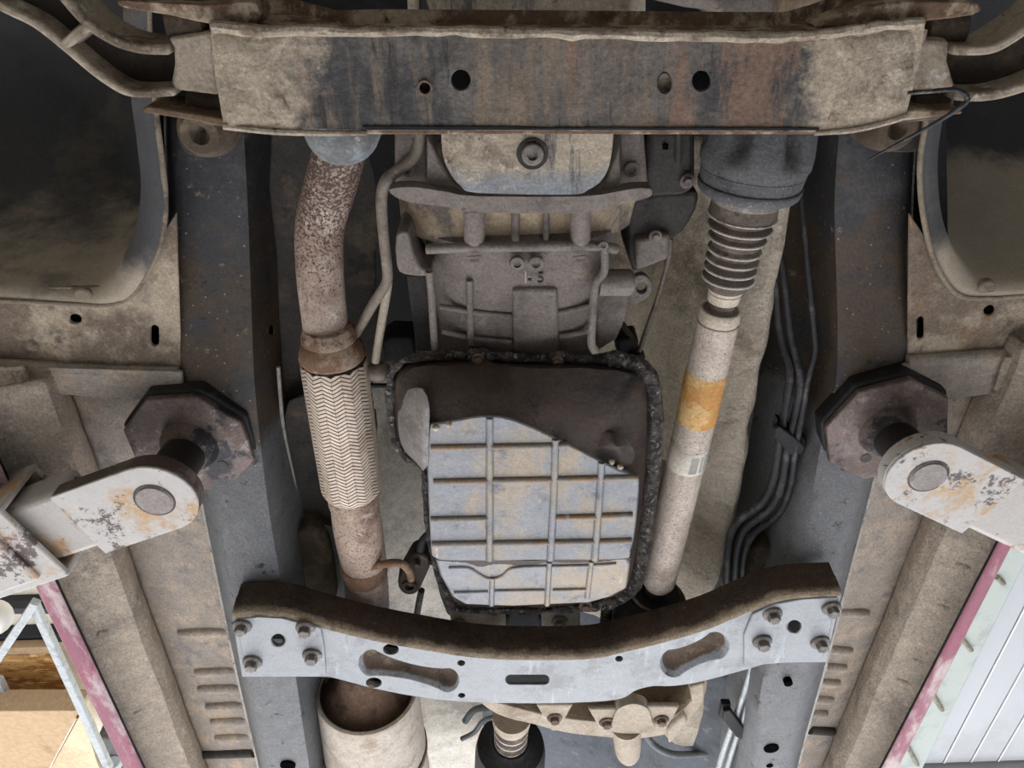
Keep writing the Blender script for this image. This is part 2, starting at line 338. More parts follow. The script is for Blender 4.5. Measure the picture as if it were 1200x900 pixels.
MAT('cardboard', (202, 168, 128), [ly((182, 144, 104), 3, .5, .64)], .9, 0, .1)
MAT('cardboard_lit', (232, 208, 168), [ly((220, 190, 148), 3, .5, .64)], .9, 0, .1)  # paler copy of cardboard, the sunlight put into its colour
MAT('galv', (178, 186, 190), [ly((150, 158, 162), 20, .5, .65)], .45, .4, .1)
MAT('white_plastic', (238, 236, 232), rough=.5, bump=0)
# ------------------------------------------------------------------ shared small meshes
def hexbolt_mesh(name, mat, flange=1.0, hexr=.62, hh=.55):
    """unit radius, sits on z=0 and points down (-z)"""
    mb = MB()
    mb.lathe((0, 0, .02), (0, 0, -.28), [(0, 1*flange), (.5, 1*flange), (.8, .95*flange), (1, .8*flange)], 20)
    n = 6; r = hexr
    a = [Vector((r*math.cos(i*math.pi/3), r*math.sin(i*math.pi/3), -.2)) for i in range(n)]
    b = [Vector((r*math.cos(i*math.pi/3), r*math.sin(i*math.pi/3), -.2-hh)) for i in range(n)]
    c = [Vector((q.x*.86, q.y*.86, q.z-.06)) for q in b]
    mb.grid([a, b, c], cu=True, cap=True)
    me = mb.mesh(name, ang=30); me.materials.append(MATS[mat]); return me
ME_BOLT = hexbolt_mesh('bolt', 'bolt')
ME_BOLT_R = hexbolt_mesh('bolt_rusty', 'bolt_rust')
ME_BOLT_C = hexbolt_mesh('bolt_cast', 'cast')
def plug_mesh(name, mat):
    mb = MB(); mb.lathe((0, 0, .05), (0, 0, -.5), [(0, 1), (.75, 1), (.95, .93), (1, .85), (1, .5), (.55, .45), (.5, .0)], 24)
    me = mb.mesh(name, ang=30); me.materials.append(MATS[mat]); return me
ME_PLUG = plug_mesh('plug', 'cast')
ME_PLUG_T = plug_mesh('drain_plug', 'bolt')
def bolt_at(th, px, py, h, rpx, me=None, axis=None, name='bolt', parent=None, rot=.3, ext=1.0):
    p = P(px, py, h); r = rpx*mpp(p)
    M = Matrix.Translation(p)
    if axis is not None: M = M @ Vector((0, 0, -1)).rotation_difference(Vector(axis)).to_matrix().to_4x4()
    M = M @ Matrix.Rotation(rot+px*.1, 4, 'Z') @ Matrix.Diagonal((r, r, r*ext, 1))
    th.put(name, me or ME_BOLT, M, parent)

# ================================================================== THE HALL (setting)
HC = 2.6                                 # ceiling above the lens
ZC = C.z+HC
struct('floor', MB().box((0, 1, -.05), 8, 9, .05), 'hall_floor')
# white sandwich-panel ceiling, right side: planks running along the bay
def ceil_pt(px, py): return P(px, py, HC)
yend = ceil_pt(1130, 893).y
xr0 = ceil_pt(1075, 893).x
cl = struct('ceiling', MB().box((.0, 0.5, ZC+.09), 8, 8.5, .03), 'panel_cream')
k = 0; x = xr0; wpl = .17
while x < 5.5:
    mb = MB().box((x+wpl/2-.004, (yend-5.5)/2+0, ZC+.012), wpl/2-.005, (yend+5.5)/2, .014)
    o = struct('plank', mb, 'panel_white', bevel=.004, parent=cl)
    struct('joint_strip', MB().box((x, (yend-5.5)/2, ZC-.002), .0035, (yend+5.5)/2, .003), 'panel_line', parent=cl); x += wpl
xx = xr0+2.35
for x in (xr0, ):
    pass
mb = MB().box((xr0+4, yend+.05, ZC-.01), 4.2, .035, .05); struct('trim_1', mb, 'panel_joint', bevel=.01)
# pale trim rail along the inner edge of the planks with small steel clips
xs = xr0-.02
t2 = struct('trim_2', MB().box((xs-.16, (yend-5.5)/2, ZC-.02), .17, (yend+5.5)/2, .05), 'trim_green', bevel=.01)
for (a, b_) in (((1168, 676), (1176, 684)), ((1127, 748), (1138, 762)), ((1093, 813), (1104, 832)), ((1063, 874), (1075, 896))):
    p = P(*a, HC-.08); q = P(*b_, HC-.08)
    o = struct('clip', MB().tube([p, q], .013, 8), 'tab_metal', parent=t2)
# side walls, and an unseen front wall added to block light
struct('wall_left', MB().box((-6.2, 0, 2), .05, 8.5, 2.1), 'panel_cream')
struct('wall_front_blocker', MB().box((0, -7.2, 2), 6.2, .05, 2.1), 'panel_cream')
struct('wall_right', MB().box((6.2, 0, 2), .05, 8.5, 2.1), 'panel_white')
# dark joint strips in the cream ceiling on the left
for i, py in enumerate((717, 752)):
    a = P(-60, py, HC-.01); b_ = P(160, py-4, HC-.01)
    struct('trim_%d' % (3+i), MB().box(((a.x+b_.x)/2, a.y, ZC+.03), (b_.x-a.x)/2, .03, .045), 'dark_line', bevel=.005)
# storage rack: tubes, OSB shelf, carton
HR = 2.25
def bar(a, b_, w, u=UP):
    d = (b_-a).normalized(); s_ = d.cross(u).normalized()*w; t_ = s_.cross(d).normalized()*w
    q = [s_+t_, s_-t_, -s_-t_, -s_+t_]
    return MB().prism([a+v for v in q], top=[b_+v for v in q])
rk = Thing('storage_rack', 'galvanised square-tube storage rack in the lower left background', 'rack')
rk.part('upright', bar(P(40, 708, HR-.10), P(128, 900, HR-.16), .017), 'galv', bevel=.004)
rk.part('upright', bar(P(42, 705, HR-.14), P(-40, 828, HR-.17), .017), 'galv', bevel=.004)
rk.part('brace', bar(P(-4, 795, HR+.12), P(22, 850, HR+.12), .022), 'galv', bevel=.004)
rk.part('crossbar', bar(P(-70, 712, HR+.2), P(60, 712, HR+.2), .022), 'dark_line', bevel=.004)
rk.done()
ob = Thing('osb_board', 'oriented strand board shelf panel behind the galvanised rack', 'board')
a, b_, c, d = P(-90, 772, HR+.3), P(62, 766, HR+.3), P(100, 842, HR+.18), P(-90, 842, HR+.18)
ob.part('osb_board', MB().prism([a, b_, c, d], (0, 0, .02)), 'osb'); ob.done()
lb = Thing('timber_batten', 'brown timber batten along the top of the strand board', 'batten')
lb.part('timber_batten', MB().prism(PL([(-90, 763), (60, 758), (64, 766), (-90, 771)], HR+.28), (0, 0, .05)), 'cardboard', bevel=.004); lb.done()
cb = Thing('cardboard_carton', 'large brown cardboard carton under the strand board', 'box')
a = PL([(-120, 834), (93, 833), (50, 915), (-130, 930)], HR)
mb = MB().prism(a, (0, 0, .12)); cb.part('panel', mb, 'cardboard', bevel=.004)
mb = MB().prism(PL([(95, 836), (124, 925), (50, 927), (58, 903)], HR+.03), (0, 0, .08)); cb.part('flap', mb, 'cardboard_lit', label='side flap coloured cream as if sunlit'); cb.done()
dm = Thing('machine_housing', 'dark machine housing with metal fitting beside the sill, lower left corner', 'machine')
dm.part('housing', MB().prism(PL([(113, 865), (133, 866), (160, 925), (124, 925)], HR+.05), (0, 0, .2)), 'cv_dark', bevel=.01)
dm.part('fitting', MB().lathe(P(133, 893, HR+.02), P(133, 893, HR+.08), [(0, .03), (.3, .05), (1, .05)], 16), 'galv'); dm.done()
wl = Thing('white_lamp_globe', 'white round lamp globe at the left edge above the rack', 'lamp')
wl.part('white_lamp_globe', MB().lathe(P(-8, 724, 2.1), P(-8, 724, 2.25), [(0, .015), (.12, .05), (.4, .075), (.7, .06), (1, .02)], 20), 'white_plastic'); wl.done()

# ================================================================== CAR UNDERBODY
def line3(p, q, y):                      # point of a straight line at world Y
    t = (y-p.y)/(q.y-p.y); return p+(q-p)*t
# ---- near-black sheet added above everything, the shade put into its colour
sh = Thing('bay_shadow_sheet', 'black sheet standing in for the shade high above the gearbox and axle gaps', 'panel')
mb = MB().box((.03, .55, C.z+1.62), .86, 1.9, .01); sh.part('bay_shadow_sheet', mb, 'bay_dark'); sh.done()
# ---- floor + sill on both sides
Yp = lambda py, h: P(600, py, h).y
def floor_side(side):
    # (px at 900, px at 660, h)
    if side < 0:
        prof = [(147, 30, .855), (147.5, 31, .835), (168, 55, .84), (170, 57, .875), (186, 76, .885), (222, 132, .905), (234, 146, .935), (243, 155, .985), (262, 185, .975), (303, 249, .955), (345, 310, .955)]
    else:
        prof = [(1051, 1173, .855), (1050.5, 1172, .835), (1033, 1157, .84), (1031, 1155, .875), (1020, 1140, .885), (990, 1093, .905), (976, 1075, .935), (963, 1061, .985), (952, 1042, .975), (928, 995, .955), (895, 945, .955)]
    lines = [(P(a, 900, h), P(b_, 660, h)) for a, b_, h in prof]
    y0 = P(600, 448, .93).y; y1 = P(600, 985, .9).y
    def rows(i0, i1, ny=60, sub=3, amp=0.0, ys=y0):
        R = []
        for iy in range(ny+1):
            y = ys+(y1-ys)*iy/ny; r = []
            for i in range(i0, i1):
                a = line3(*lines[i], y); b2 = line3(*lines[i+1], y)
                for k in range(sub): r.append(a.lerp(b2, k/sub))
            r.append(line3(*lines[i1], y)); R.append(r)
        if amp:
            for r in R:
                for j, p in enumerate(r): r[j] = p+Vector((0, 0, amp*noise.noise(p*9)+amp*.6*noise.noise(p*31)))
        return R
    word = 'left' if side < 0 else 'right'
    s = Thing('rocker_sill', 'pink-red painted sill flange at the %s edge of the underbody' % word, 'sill')
    s.part('painted_flange', MB().grid(rows(0, 2, 20, 2)), 'sill_red', solid=.004)
    s.part('seam_seal', MB().grid(rows(2, 3, 20, 2)), 'black_seal', solid=.003)
    R = rows(3, 7, 90, 6, .004, Yp(432, .89))
    # pressed dents near the flange
    s.part('undersill', MB().grid(R), 'floor_dirt', solid=.004)
    def on_sill(px, py):
        lo, hi = .84, 1.02
        for _ in range(25):
            md = (lo+hi)/2; p = P(px, py, md); c5 = [line3(*lines[i], p.y) for i in range(3, 8)]
            z = None
            for a, b2 in zip(c5, c5[1:]):
                if (p.x-a.x)*(p.x-b2.x) <= 0: z = (a+(b2-a)*((p.x-a.x)/(b2.x-a.x))).z-C.z
            if z is None: z = c5[0].z-C.z if abs(p.x-c5[0].x) < abs(p.x-c5[-1].x) else c5[-1].z-C.z
            if md < z: lo = md
            else: hi = md
        return P(px, py, lo)
    dents = ((110, 745, 800), (135, 790, 0), (150, 838, 0)) if side < 0 else ((1117, 716, 0), (1087, 779, 0), (1069, 803, 0), (1140, 668, 0))
    for (dx, dy, _) in dents:
        p = on_sill(dx, dy)+UP*.004; q = on_sill(dx-side*24, dy-9)+UP*.006
        s.part('jack_point', MB().tube([p, p.lerp(q, .3), p.lerp(q, .7), q], [.004, .010, .010, .003], 10), 'floor_dirt')
    holes = ((171, 728), (176, 743)) if side < 0 else ((1054, 701), (1048, 715))
    for hx, hy in holes:
        p = on_sill(hx, hy); s.part('drain_hole', MB().lathe(p-UP*.003, p+UP*.003, [(0, .007), (1, .007)], 10), 'hole_dark')
    s.done()
    f = Thing('floor_panel', 'ribbed dusty floor panel between %s sill and frame rail' % word, 'panel')
    f.part('sheet', MB().grid(rows(7, 10, 60, 5, .002)), 'floor_panel', solid=.003)
    ribs = ((208, 740, 268), (228, 786, 276), (232, 806, 281), (241, 826, 285), (247, 844, 288), (252, 863, 292)) if side < 0 else ((1018, 717, 975), (998, 761, 967), (991, 781, 962), (983, 799, 958), (975, 819, 954), (968, 835, 950))
    def on_floor(px, py):
        lo, hi = .9, 1.05                    # height of the sheet where the pixel meets it
        for _ in range(25):
            md = (lo+hi)/2; p = P(px, py, md)
            a, b2, c2 = (line3(*lines[i], p.y) for i in (7, 8, 9))
            u, w = (a, b2) if (p.x-b2.x)*(a.x-b2.x) > 0 else (b2, c2)
            t = max(0, min(1, (p.x-u.x)/(w.x-u.x))); z = (u+(w-u)*t).z-C.z
            if md < z: lo = md
            else: hi = md
        return P(px, py, lo)
    for (xa, yy, xb) in ribs:
        p = on_floor(xa, yy+1); q = on_floor(xb, yy-1)
        pts = [p.lerp(q, t) for t in (0, .06, .2, .8, .94, 1)]
        mb = MB().tube(pts, [.002, .009, .0115, .0115, .009, .002], 10)
        f.part('rib', mb, 'floor_panel')
    if side < 0: xa, xb, yy = 238, 298, 883
    else: xa, xb, yy = 975, 948, 856
    p = on_floor(xa, yy); q = on_floor(xb, yy-2)
    f.part('shadow_bar', MB().tube([p, q], .012, 10), 'shield_dark')  # dark bar standing in for a shadow band across the sheet
    f.done()
floor_side(-1); floor_side(1)
# ---- torque boxes ahead of the floor
def torque_box(side):
    if side < 0:
        out = [(-60, 340), (150, 335), (180, 290), (206, 250), (212, 436), (150, 434), (60, 432), (30, 428), (-60, 428)]
        holes = [ell(88, 374, 7.5, 6, 14), capsule(181, 386, 181, 401, 5)]
        low = [(28, 430), (213, 436), (215, 466), (130, 466), (58, 462), (36, 458)]; lip = [(-60, 429), (30, 430), (100, 435), (210, 438)]
        edge = [(-60, 432), (26, 430), (33, 445), (36, 458), (-60, 470)]
    else:
        out = [(1260, 330), (1130, 330), (1100, 300), (1066, 250), (1064, 420), (1110, 420), (1260, 408)]
        holes = [ell(1160, 364, 7, 6, 14, -.5), capsule(1079, 376, 1079, 393, 4.6)]
        low = [(1058, 428), (1180, 420), (1172, 440), (1160, 462), (1055, 476)]; lip = [(1062, 424), (1110, 421), (1180, 416), (1260, 410)]
        edge = [(1178, 420), (1260, 412), (1260, 470), (1166, 458)]
    w = 'left' if side < 0 else 'right'
    t = Thing('torque_box', 'muddy brown body box with hole and slot behind the %s wheel liner' % w, 'bracket')
    i = t.part('panel', MB().plate(sm2(out, 1), holes, .94, .006), 'torque_box', bevel=.002)
    t.part('lip', MB().tube(smooth(PL(lip, .935), 4), .011, 10), 'floor_panel')
    t.part('lower_plate', MB().plate(low, (), .925, .006), 'floor_panel', bevel=.002)
    t.part('gusset', MB().plate(edge, (), .915, .006), 'floor_dirt', bevel=.002)
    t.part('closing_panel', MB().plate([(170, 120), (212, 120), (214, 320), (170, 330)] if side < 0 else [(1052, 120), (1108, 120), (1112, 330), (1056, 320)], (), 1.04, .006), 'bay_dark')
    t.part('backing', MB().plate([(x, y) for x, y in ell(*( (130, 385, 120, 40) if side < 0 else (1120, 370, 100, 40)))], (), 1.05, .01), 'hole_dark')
    t.done()
torque_box(-1); torque_box(1)
# ---- wheel arch liners
def liner(side):
    if side < 0: E = [(-345, -230), (-200, -226), (-60, -220), (110, -200), (165, -90), (176, 60), (184, 140), (190, 190), (194, 240), (188, 285), (174, 318), (155, 345), (128, 357), (80, 356), (20, 353), (-60, 350), (-140, 342), (-250, 332), (-345, 325)]; cx = -345
    else: E = [(1540, -230), (1400, -226), (1270, -220), (1140, -200), (1100, -90), (1092, 60), (1085, 140), (1078, 190), (1080, 240), (1090, 290), (1105, 325), (1126, 347), (1160, 349), (1200, 346), (1260, 342), (1340, 335), (1440, 328), (1540, 320)]; cx = 1540
    w = 'left' if side < 0 else 'right'
    e = smooth(PL(E, .93), 6); cen = P(cx, 60, .93)
    def ring(ins, dz):
        return [Vector((p.x+(cen.x-p.x)*ins, p.y+(cen.y-p.y)*ins, p.z+dz)) for p in e]
    rows = [ring(a, b_) for a, b_ in ((0, 0), (.03, .004), (.06, .012), (.075, .03), (.085, .07), (.10, .14), (.13, .22), (.2, .31), (.32, .38), (.5, .43), (.75, .46), (1, .47))]
    mb = MB().grid(rows); jitter(mb, .006, 5)
    t = Thing('wheel_arch_liner', 'dark plastic wheel arch liner with dusty rim at the %s side' % w, 'liner')
    t.part('shell', mb, 'liner', solid=.004, ang=70)
    t.part('rim', MB().tube(e[24:], .0035, 8), 'liner_rim')
    p = P(*((97, 348) if side < 0 else (1157, 339)), .932)
    t.part('dimple', MB().lathe(p+Vector((0, 0, .01)), p-Vector((0, 0, .0005)), [(0, .013), (.8, .0125), (1, .010), (1, .0)], 18), 'liner_rim')
    t.done()
liner(-1); liner(1)
# ---- frame rails
def rail(side):
    if side < 0:
        S = [(95, 196, 202, 278, 1.0), (160, 196, 203, 281, .99), (230, 199, 206, 285, .98), (300, 200, 207, 288, .97), (380, 203, 209, 291, .95), (450, 211, 220, 294, .93), (520, 224, 240, 301, .91), (600, 240, 258, 311, .885), (680, 256, 272, 325, .865), (740, 268, 284, 334, .855), (800, 281, 294, 344, .848), (860, 295, 306, 353, .842), (930, 311, 320, 364, .838), (1040, 336, 342, 380, .83)]
    else:
        S = [(95, 1076, 1070, 993, 1.0), (160, 1071, 1065, 988, .99), (230, 1067, 1061, 983, .98), (300, 1066, 1060, 984, .97), (380, 1072, 1064, 986, .95), (450, 1062, 1050, 984, .93), (520, 1034, 1022, 967, .91), (600, 1013, 1000, 952, .885), (680, 992, 975, 933, .865), (740, 977, 958, 918, .855), (800, 961, 941, 897, .848), (860, 944, 929, 889, .842), (930, 926, 915, 878, .838), (1040, 897, 888, 860, .83)]
    w = 'left' if side < 0 else 'right'
    rows = []
    for (y, fo, oc, ic, h) in S:
        a = P(fo, y, h+.03); b_ = P(oc, y, h); c_ = P(ic, y, h)
        rows.append([a, a.lerp(b_, .5), b_, b_.lerp(c_, .12), b_.lerp(c_, .5), c_.lerp(b_, .1), c_+Vector((-side*.003, 0, .004)), c_+Vector((-side*.012, 0, .07)), c_+Vector((-side*.02, 0, .14)), c_+Vector((-side*.05, 0, .18))])
    R = []
    cols = list(zip(*rows))
    sm = [smooth(cc, 4) for cc in cols]
    rows = [list(r) for r in zip(*sm)]
    t = Thing('frame_rail', 'dark box-section chassis rail on the %s, bolted to the rear crossmember' % w, 'frame rail')
    t.part('channel', MB().grid(rows), 'rail', solid=.004, ang=60)
    t.part('weld_flange', MB().tube([r[0] for r in rows], .0042, 8), 'rail_flange')
    r_ = min(rows, key=lambda q: abs(proj(q[7])[1]-385)); p = r_[7]
    t.part('access_hole', MB().lathe(p+Vector((-side*.003, 0, 0)), p+Vector((side*.012, 0, 0)), [(0, .008), (1, .008)], 12), 'hole_dark')
    if side > 0:
        for hx, hy, rx in ((924, 801, .008), (904, 877, .015), (902, 897, .007)):
            p = P(hx, hy, .838); t.part('access_hole', MB().lathe(p+Vector((0, 0, -.001)), p+Vector((0, 0, .02)), [(0, rx), (1, rx)], 14), 'hole_dark')
        p0, p1 = P(889, 824, .835), P(934, 823, .835)
    else:
        p = P(337, 898, .834); t.part('access_hole', MB().lathe(p, p+Vector((0, 0, .02)), [(0, .015), (1, .015)], 14), 'hole_dark')
    t.done()
rail(-1); rail(1)
# rail mount brackets for the front beam (rounded boss)
for side, bx, by in ((-1, 234, 158), (1, 1052, 152)):
    t = Thing('mount_boss', 'muddy round beam mount boss under the %s rail behind the front beam' % ('left' if side < 0 else 'right'), 'mount')
    a = P(bx, by, .90)
    t.part('bracket', MB().plate(sm2([(bx-24, by-22), (bx+36, by-22), (bx+34, by+22), (bx-18, by+22)], 3), (), .955, .03), 'shield_dark', bevel=.006)
    t.part('bush_cup', MB().lathe(a+UP*.06, a, [(0, .036), (.5, .034), (.8, .03), (1, .022), (1, .012), (.7, .0)], 24), 'brown_block')
    t.done()
# ---- tunnel: insulation mat on the right, pale heat shield on the left
def tunnel(x_h, ys, amp, sc, nx=40, ny=80, edge=None):
    xs = [p[0] for p in x_h]; rows = []
    prof = smooth([Vector((x, 0, h)) for x, h in x_h], nx//(len(x_h)-1))
    for i in range(ny+1):
        y = ys[0]+(ys[1]-ys[0])*i/ny
        r = []
        for j, q in enumerate(prof):
            p = Vector((q.x, y, C.z+q.z)); e = edge(j/(len(prof)-1), i/ny) if edge else 0
            p += Vector((e, 0, amp*noise.noise(p*sc)+.4*amp*noise.noise(p*sc*3.1)))
            r.append(p)
        rows.append(r)
    return rows
Yp = lambda py, h: P(600, py, h).y
t = Thing('tunnel_insulation', 'cracked tan insulation mat lining the tunnel beside the prop shaft', 'insulation')
R = tunnel([(.10, 1.2), (.19, 1.15), (.27, 1.06), (.335, 1.005), (.372, .985), (.385, .995)], (Yp(170, 1.05), Yp(775, 1.05)), .014, 9, 50, 110, lambda u, v: (.012*noise.noise(Vector((v*14, 2, u))) - (.05*max(0, (v-.62)/.38) if True else 0))*u**3)
t.part('mat', MB().grid(R), 'insul', solid=.006, ang=70)
for pts in ([(893, 397), (880, 412), (869, 425), (874, 440)], [(858, 420), (872, 428), (888, 432)], [(850, 452), (868, 446), (880, 442)]):
    pass
t.done()
t = Thing('tunnel_heat_shield', 'pale cream heat shield sheet between exhaust and gearbox pan', 'heat shield')
R = tunnel([(-.31, 1.045), (-.27, 1.07), (-.2, 1.1), (-.12, 1.12), (-.10, 1.122)], (Yp(425, 1.08), Yp(960, 1.08)), .008, 7, 30, 80)
t.part('sheet', MB().grid(R), 'shield_cream', solid=.004, ang=70)
t.done()
t = Thing('exhaust_side_shield', 'dark dusty shield panel left of the upper exhaust pipe', 'heat shield')
t.part('panel', MB().plate(sm2([(318, 150), (420, 150), (446, 260), (440, 300), (441, 440), (400, 500), (345, 503), (330, 430), (324, 300)], 2), (), 1.03, .005), 'shield_dark', bevel=.003)
t.part('lower_leaf', MB().plate(sm2([(338, 470), (344, 560), (350, 596), (366, 618), (400, 634), (436, 640), (440, 540), (432, 470)], 4), (), .995, .005), 'shield_dark', bevel=.003)
t.part('rolled_edge', MB().tube(smooth(PL([(326, 430), (332, 500), (344, 560), (350, 596), (366, 618), (400, 634)], .99), 5), .003, 8), 'rail_flange')
t.done()
t = Thing('shield_strip', 'narrow grey-green shield strip beside the lower exhaust pipe', 'heat shield')
t.part('shield_strip', MB().plate([(378, 615), (402, 622), (408, 660), (414, 735), (385, 730), (381, 660)], (), .975, .004), 'shield_grey', bevel=.002); t.done()
t = Thing('body_mount_block', 'brown muddy body mount between left rail and shield strip', 'mount')
mb = MB().prism(PL(sm2([(332, 700), (336, 655), (346, 626), (372, 624), (386, 650), (390, 720), (340, 722)], 3), .95), (0, 0, .06)); t.part('body_mount_block', mb, 'brown_block', bevel=.012, seg=3); t.done()
t = Thing('body_mount_block', 'dark brown body mount beside the right rail above the rear crossmember', 'mount')
mb = MB().prism(PL(sm2([(880, 648), (897, 638), (922, 642), (928, 660), (928, 700), (880, 705)], 3), .95), (0, 0, .06)); t.part('body_mount_block', mb, 'brown_block', bevel=.012, seg=3); t.done()
t = Thing('pocket_plate', 'grey plate with dark pocket behind the pipe bundle, near the rear crossmember', 'bracket')
t.part('plate', MB().plate([(836, 633), (862, 640), (862, 700), (846, 690), (834, 662)], (), .99, .004), 'shield_dark', bevel=.002)
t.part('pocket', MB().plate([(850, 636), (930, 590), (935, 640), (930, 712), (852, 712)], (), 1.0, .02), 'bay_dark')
t.done()
t = Thing('tab_bracket', 'leaf-shaped sheet metal tab beside the pipe clip on the right rail', 'bracket')
t.part('tab_bracket', MB().plate(sm2([(926, 536), (940, 534), (950, 553), (941, 590), (933, 621), (918, 606), (921, 570)], 3), (), .955, .004), 'shield_dark', bevel=.0015); t.done()
# ---- rear tunnel background (behind rear crossmember)
t = Thing('rear_tunnel_panel', 'blue-grey rear tunnel panel below the rear crossmember', 'panel')
R = tunnel([(-.125, 1.22), (0, 1.27), (.15, 1.25), (.28, 1.12), (.37, 1.02), (.47, .97)], (Yp(745, 1.1), Yp(1000, 1.1)), .006, 6, 40, 60)
t.part('sheet', MB().grid(R), 'rear_panel', solid=.004, ang=70)
mb = MB(); hh = 1.0
mb.tube_px([(752, 852, .99, 4), (765, 872, .99, 4), (790, 884, .99, 4), (830, 882, .99, 4)], 10); t.part('pressed_bead', mb, 'shield_grey')
mb = MB().tube_px([(545, 845, 1.06, 4), (556, 832, 1.06, 4), (575, 828, 1.06, 4)], 10); t.part('pressed_bead', mb, 'shield_grey')
mb = MB().tube_px([(541, 866, 1.02, 3), (556, 858, 1.02, 3), (566, 845, 1.02, 3), (580, 840, 1.02, 3)], 10); t.part('pressed_bead', mb, 'shield_grey')
t.done()
t = Thing('rear_insulation_pad', 'pale dusty insulation pad right of the transfer case', 'insulation')
mb = MB().prism(PL(sm2([(780, 790), (826, 796), (850, 785), (874, 800), (860, 835), (838, 868), (800, 876), (778, 862), (772, 830)], 3), 1.0), (0, 0, .02)); t.part('rear_insulation_pad', mb, 'insul', bevel=.008, seg=3); t.done()

# ================================================================== ENGINE + GEARBOX
t = Thing('engine_sump', 'tan muddy engine sump plate with central drain plug above the front beam', 'sump')
out = sm2([(500, -60), (736, -60), (734, 20), (722, 120), (716, 185), (706, 210), (690, 222), (668, 228), (560, 226), (540, 218), (526, 200), (518, 175), (516, 120), (506, 20)], 4)
t.part('plate', MB().plate(out, (), .815, .02), 'sump', bevel=.004, ang=50)
p = P(624, 180, .815)
t.part('plug_recess', MB().lathe(p+UP*.01, p-UP*.003, [(0, .019), (1, .0165), (.9, .012), (.5, .0)], 24), 'shield_dark')
bolt_at(t, 624, 180, .812, 13, ME_PLUG_T, name='drain_plug')
t.done()
t = Thing('engine_crossbrace', 'pale cast brace beside the sump, above the front beam', 'bracket')
t.part('left_post', MB().prism(PL([(476, -40), (489, -40), (490, 40), (478, 40)], .87), (0, 0, .05)), 'cast_pale', bevel=.004)
t.part('dark_post', MB().prism(PL([(490, -40), (507, -40), (507, 40), (490, 40)], .885), (0, 0, .05)), 'cast_dark', bevel=.004)
t.part('right_post', MB().prism(PL([(737, -40), (757, -40), (757, 18), (750, 22), (750, 40), (737, 40)], .87), (0, 0, .05)), 'cast_pale', bevel=.004)
t.done()
t = Thing('differential_housing', 'tan and grey axle housing at the top right, above the front beam', 'housing')
t.part('body', MB().prism(PL(sm2([(760, -50), (990, -50), (985, 8), (960, 30), (850, 36), (838, 14), (770, 2)], 2), .88), (0, 0, .12)), 'cast', bevel=.01)
t.part('rib', MB().prism(PL([(916, -50), (966, -50), (960, 34), (912, 36)], .865), (0, 0, .06)), 'cast_tan', bevel=.006)
t.part('rib', MB().tube_px([(842, 10, .87, 4), (846, 22, .87, 4), (852, 36, .87, 4)], 10), 'cast_pale')
t.done()
# silver dome on the exhaust top
t = Thing('bearing_cap', 'silver-grey rounded cap hanging below the front beam above the exhaust', 'cap')
p = P(398, 152, .80)
t.part('bearing_cap', MB().lathe(p+UP*.05, p-UP*.022, [(0, .040), (.55, .040), (.72, .037), (.86, .028), (.95, .016), (1, .0)], 32), 'grey_skin'); t.done()

gb = Thing('gearbox_housing', 'brown-grey cast gearbox bell housing between sump and oil pan', 'gearbox')
def barrel(secs, n=28):
    rows = []
    for (py, xl, xr, hb, hs, ex) in secs:
        y = P(600, py, hb).y; a = P(xl, py, (hb+hs)/2).x; b_ = P(xr, py, (hb+hs)/2).x; cxx = (a+b_)/2; w = (b_-a)/2; r = []
        for k in range(n+1):
            u = math.pi*k/n; cu, su = math.cos(u), math.sin(u)
            r.append(Vector((cxx-w*math.copysign(abs(cu)**ex, cu), y, C.z+hs-(hs-hb)*abs(su)**ex)))
        rows.append(r)
    return rows
main = barrel([(262, 500, 722, .90, 1.06, .55), (285, 497, 726, .872, 1.05, .5), (300, 500, 722, .872, 1.05, .45), (345, 505, 718, .88, 1.04, .45), (390, 512, 708, .895, 1.03, .45), (425, 515, 704, .90, 1.02, .45)])
gb.part('bell', MB().grid(main, cap=True), 'cast', ang=50)
# flange plate towards the engine
fl = sm2([(456, 222), (478, 219), (500, 221), (530, 226), (560, 230), (680, 230), (715, 226), (742, 221), (762, 221), (763, 230), (745, 236), (722, 240), (700, 247), (690, 250), (620, 250), (545, 248), (534, 244), (500, 240), (476, 236), (462, 230)], 2)
gb.part('flange', MB().plate(fl, (), .852, .022), 'cast', bevel=.003)
gb.part('web', MB().plate([(500, 158), (516, 190), (530, 215), (555, 229), (690, 229), (712, 210), (726, 170), (728, 228), (700, 240), (540, 240), (500, 225)], (), .868, .02), 'cast', bevel=.003)
# front skirt behind the flange: vertical wall with pockets
sk = barrel([(226, 462, 762, .875, 1.08, .6), (285, 470, 745, .885, 1.08, .55)])
gb.part('skirt', MB().grid(sk, cap=True), 'cast_skirt', ang=50)
for bx in (556, 680):
    gb.part('boss', MB().lathe_px(P(bx, 242, .865), P(bx, 300, .868), [(244, 12.5), (280, 12.5), (286, 10), (287, 3)], 18), 'cast')
for bx, bw in ((604, 5), (640, 4)):
    gb.part('boss', MB().lathe_px(P(bx, 242, .878), P(bx, 292, .878), [(244, bw), (284, bw), (288, bw*.6)], 14), 'cast')
gb.part('front_lip', MB().tube_px([(500, 292, .868, 6), (540, 290, .862, 6), (600, 289, .860, 6), (660, 288, .860, 6), (700, 288, .866, 6), (722, 292, .88, 6)], 12), 'cast')
# bolts hanging from bosses (point to the rear)
for bx in (556, 680): bolt_at(gb, bx, 300, .86, 9, ME_BOLT_C, axis=(0, 1, -.4))
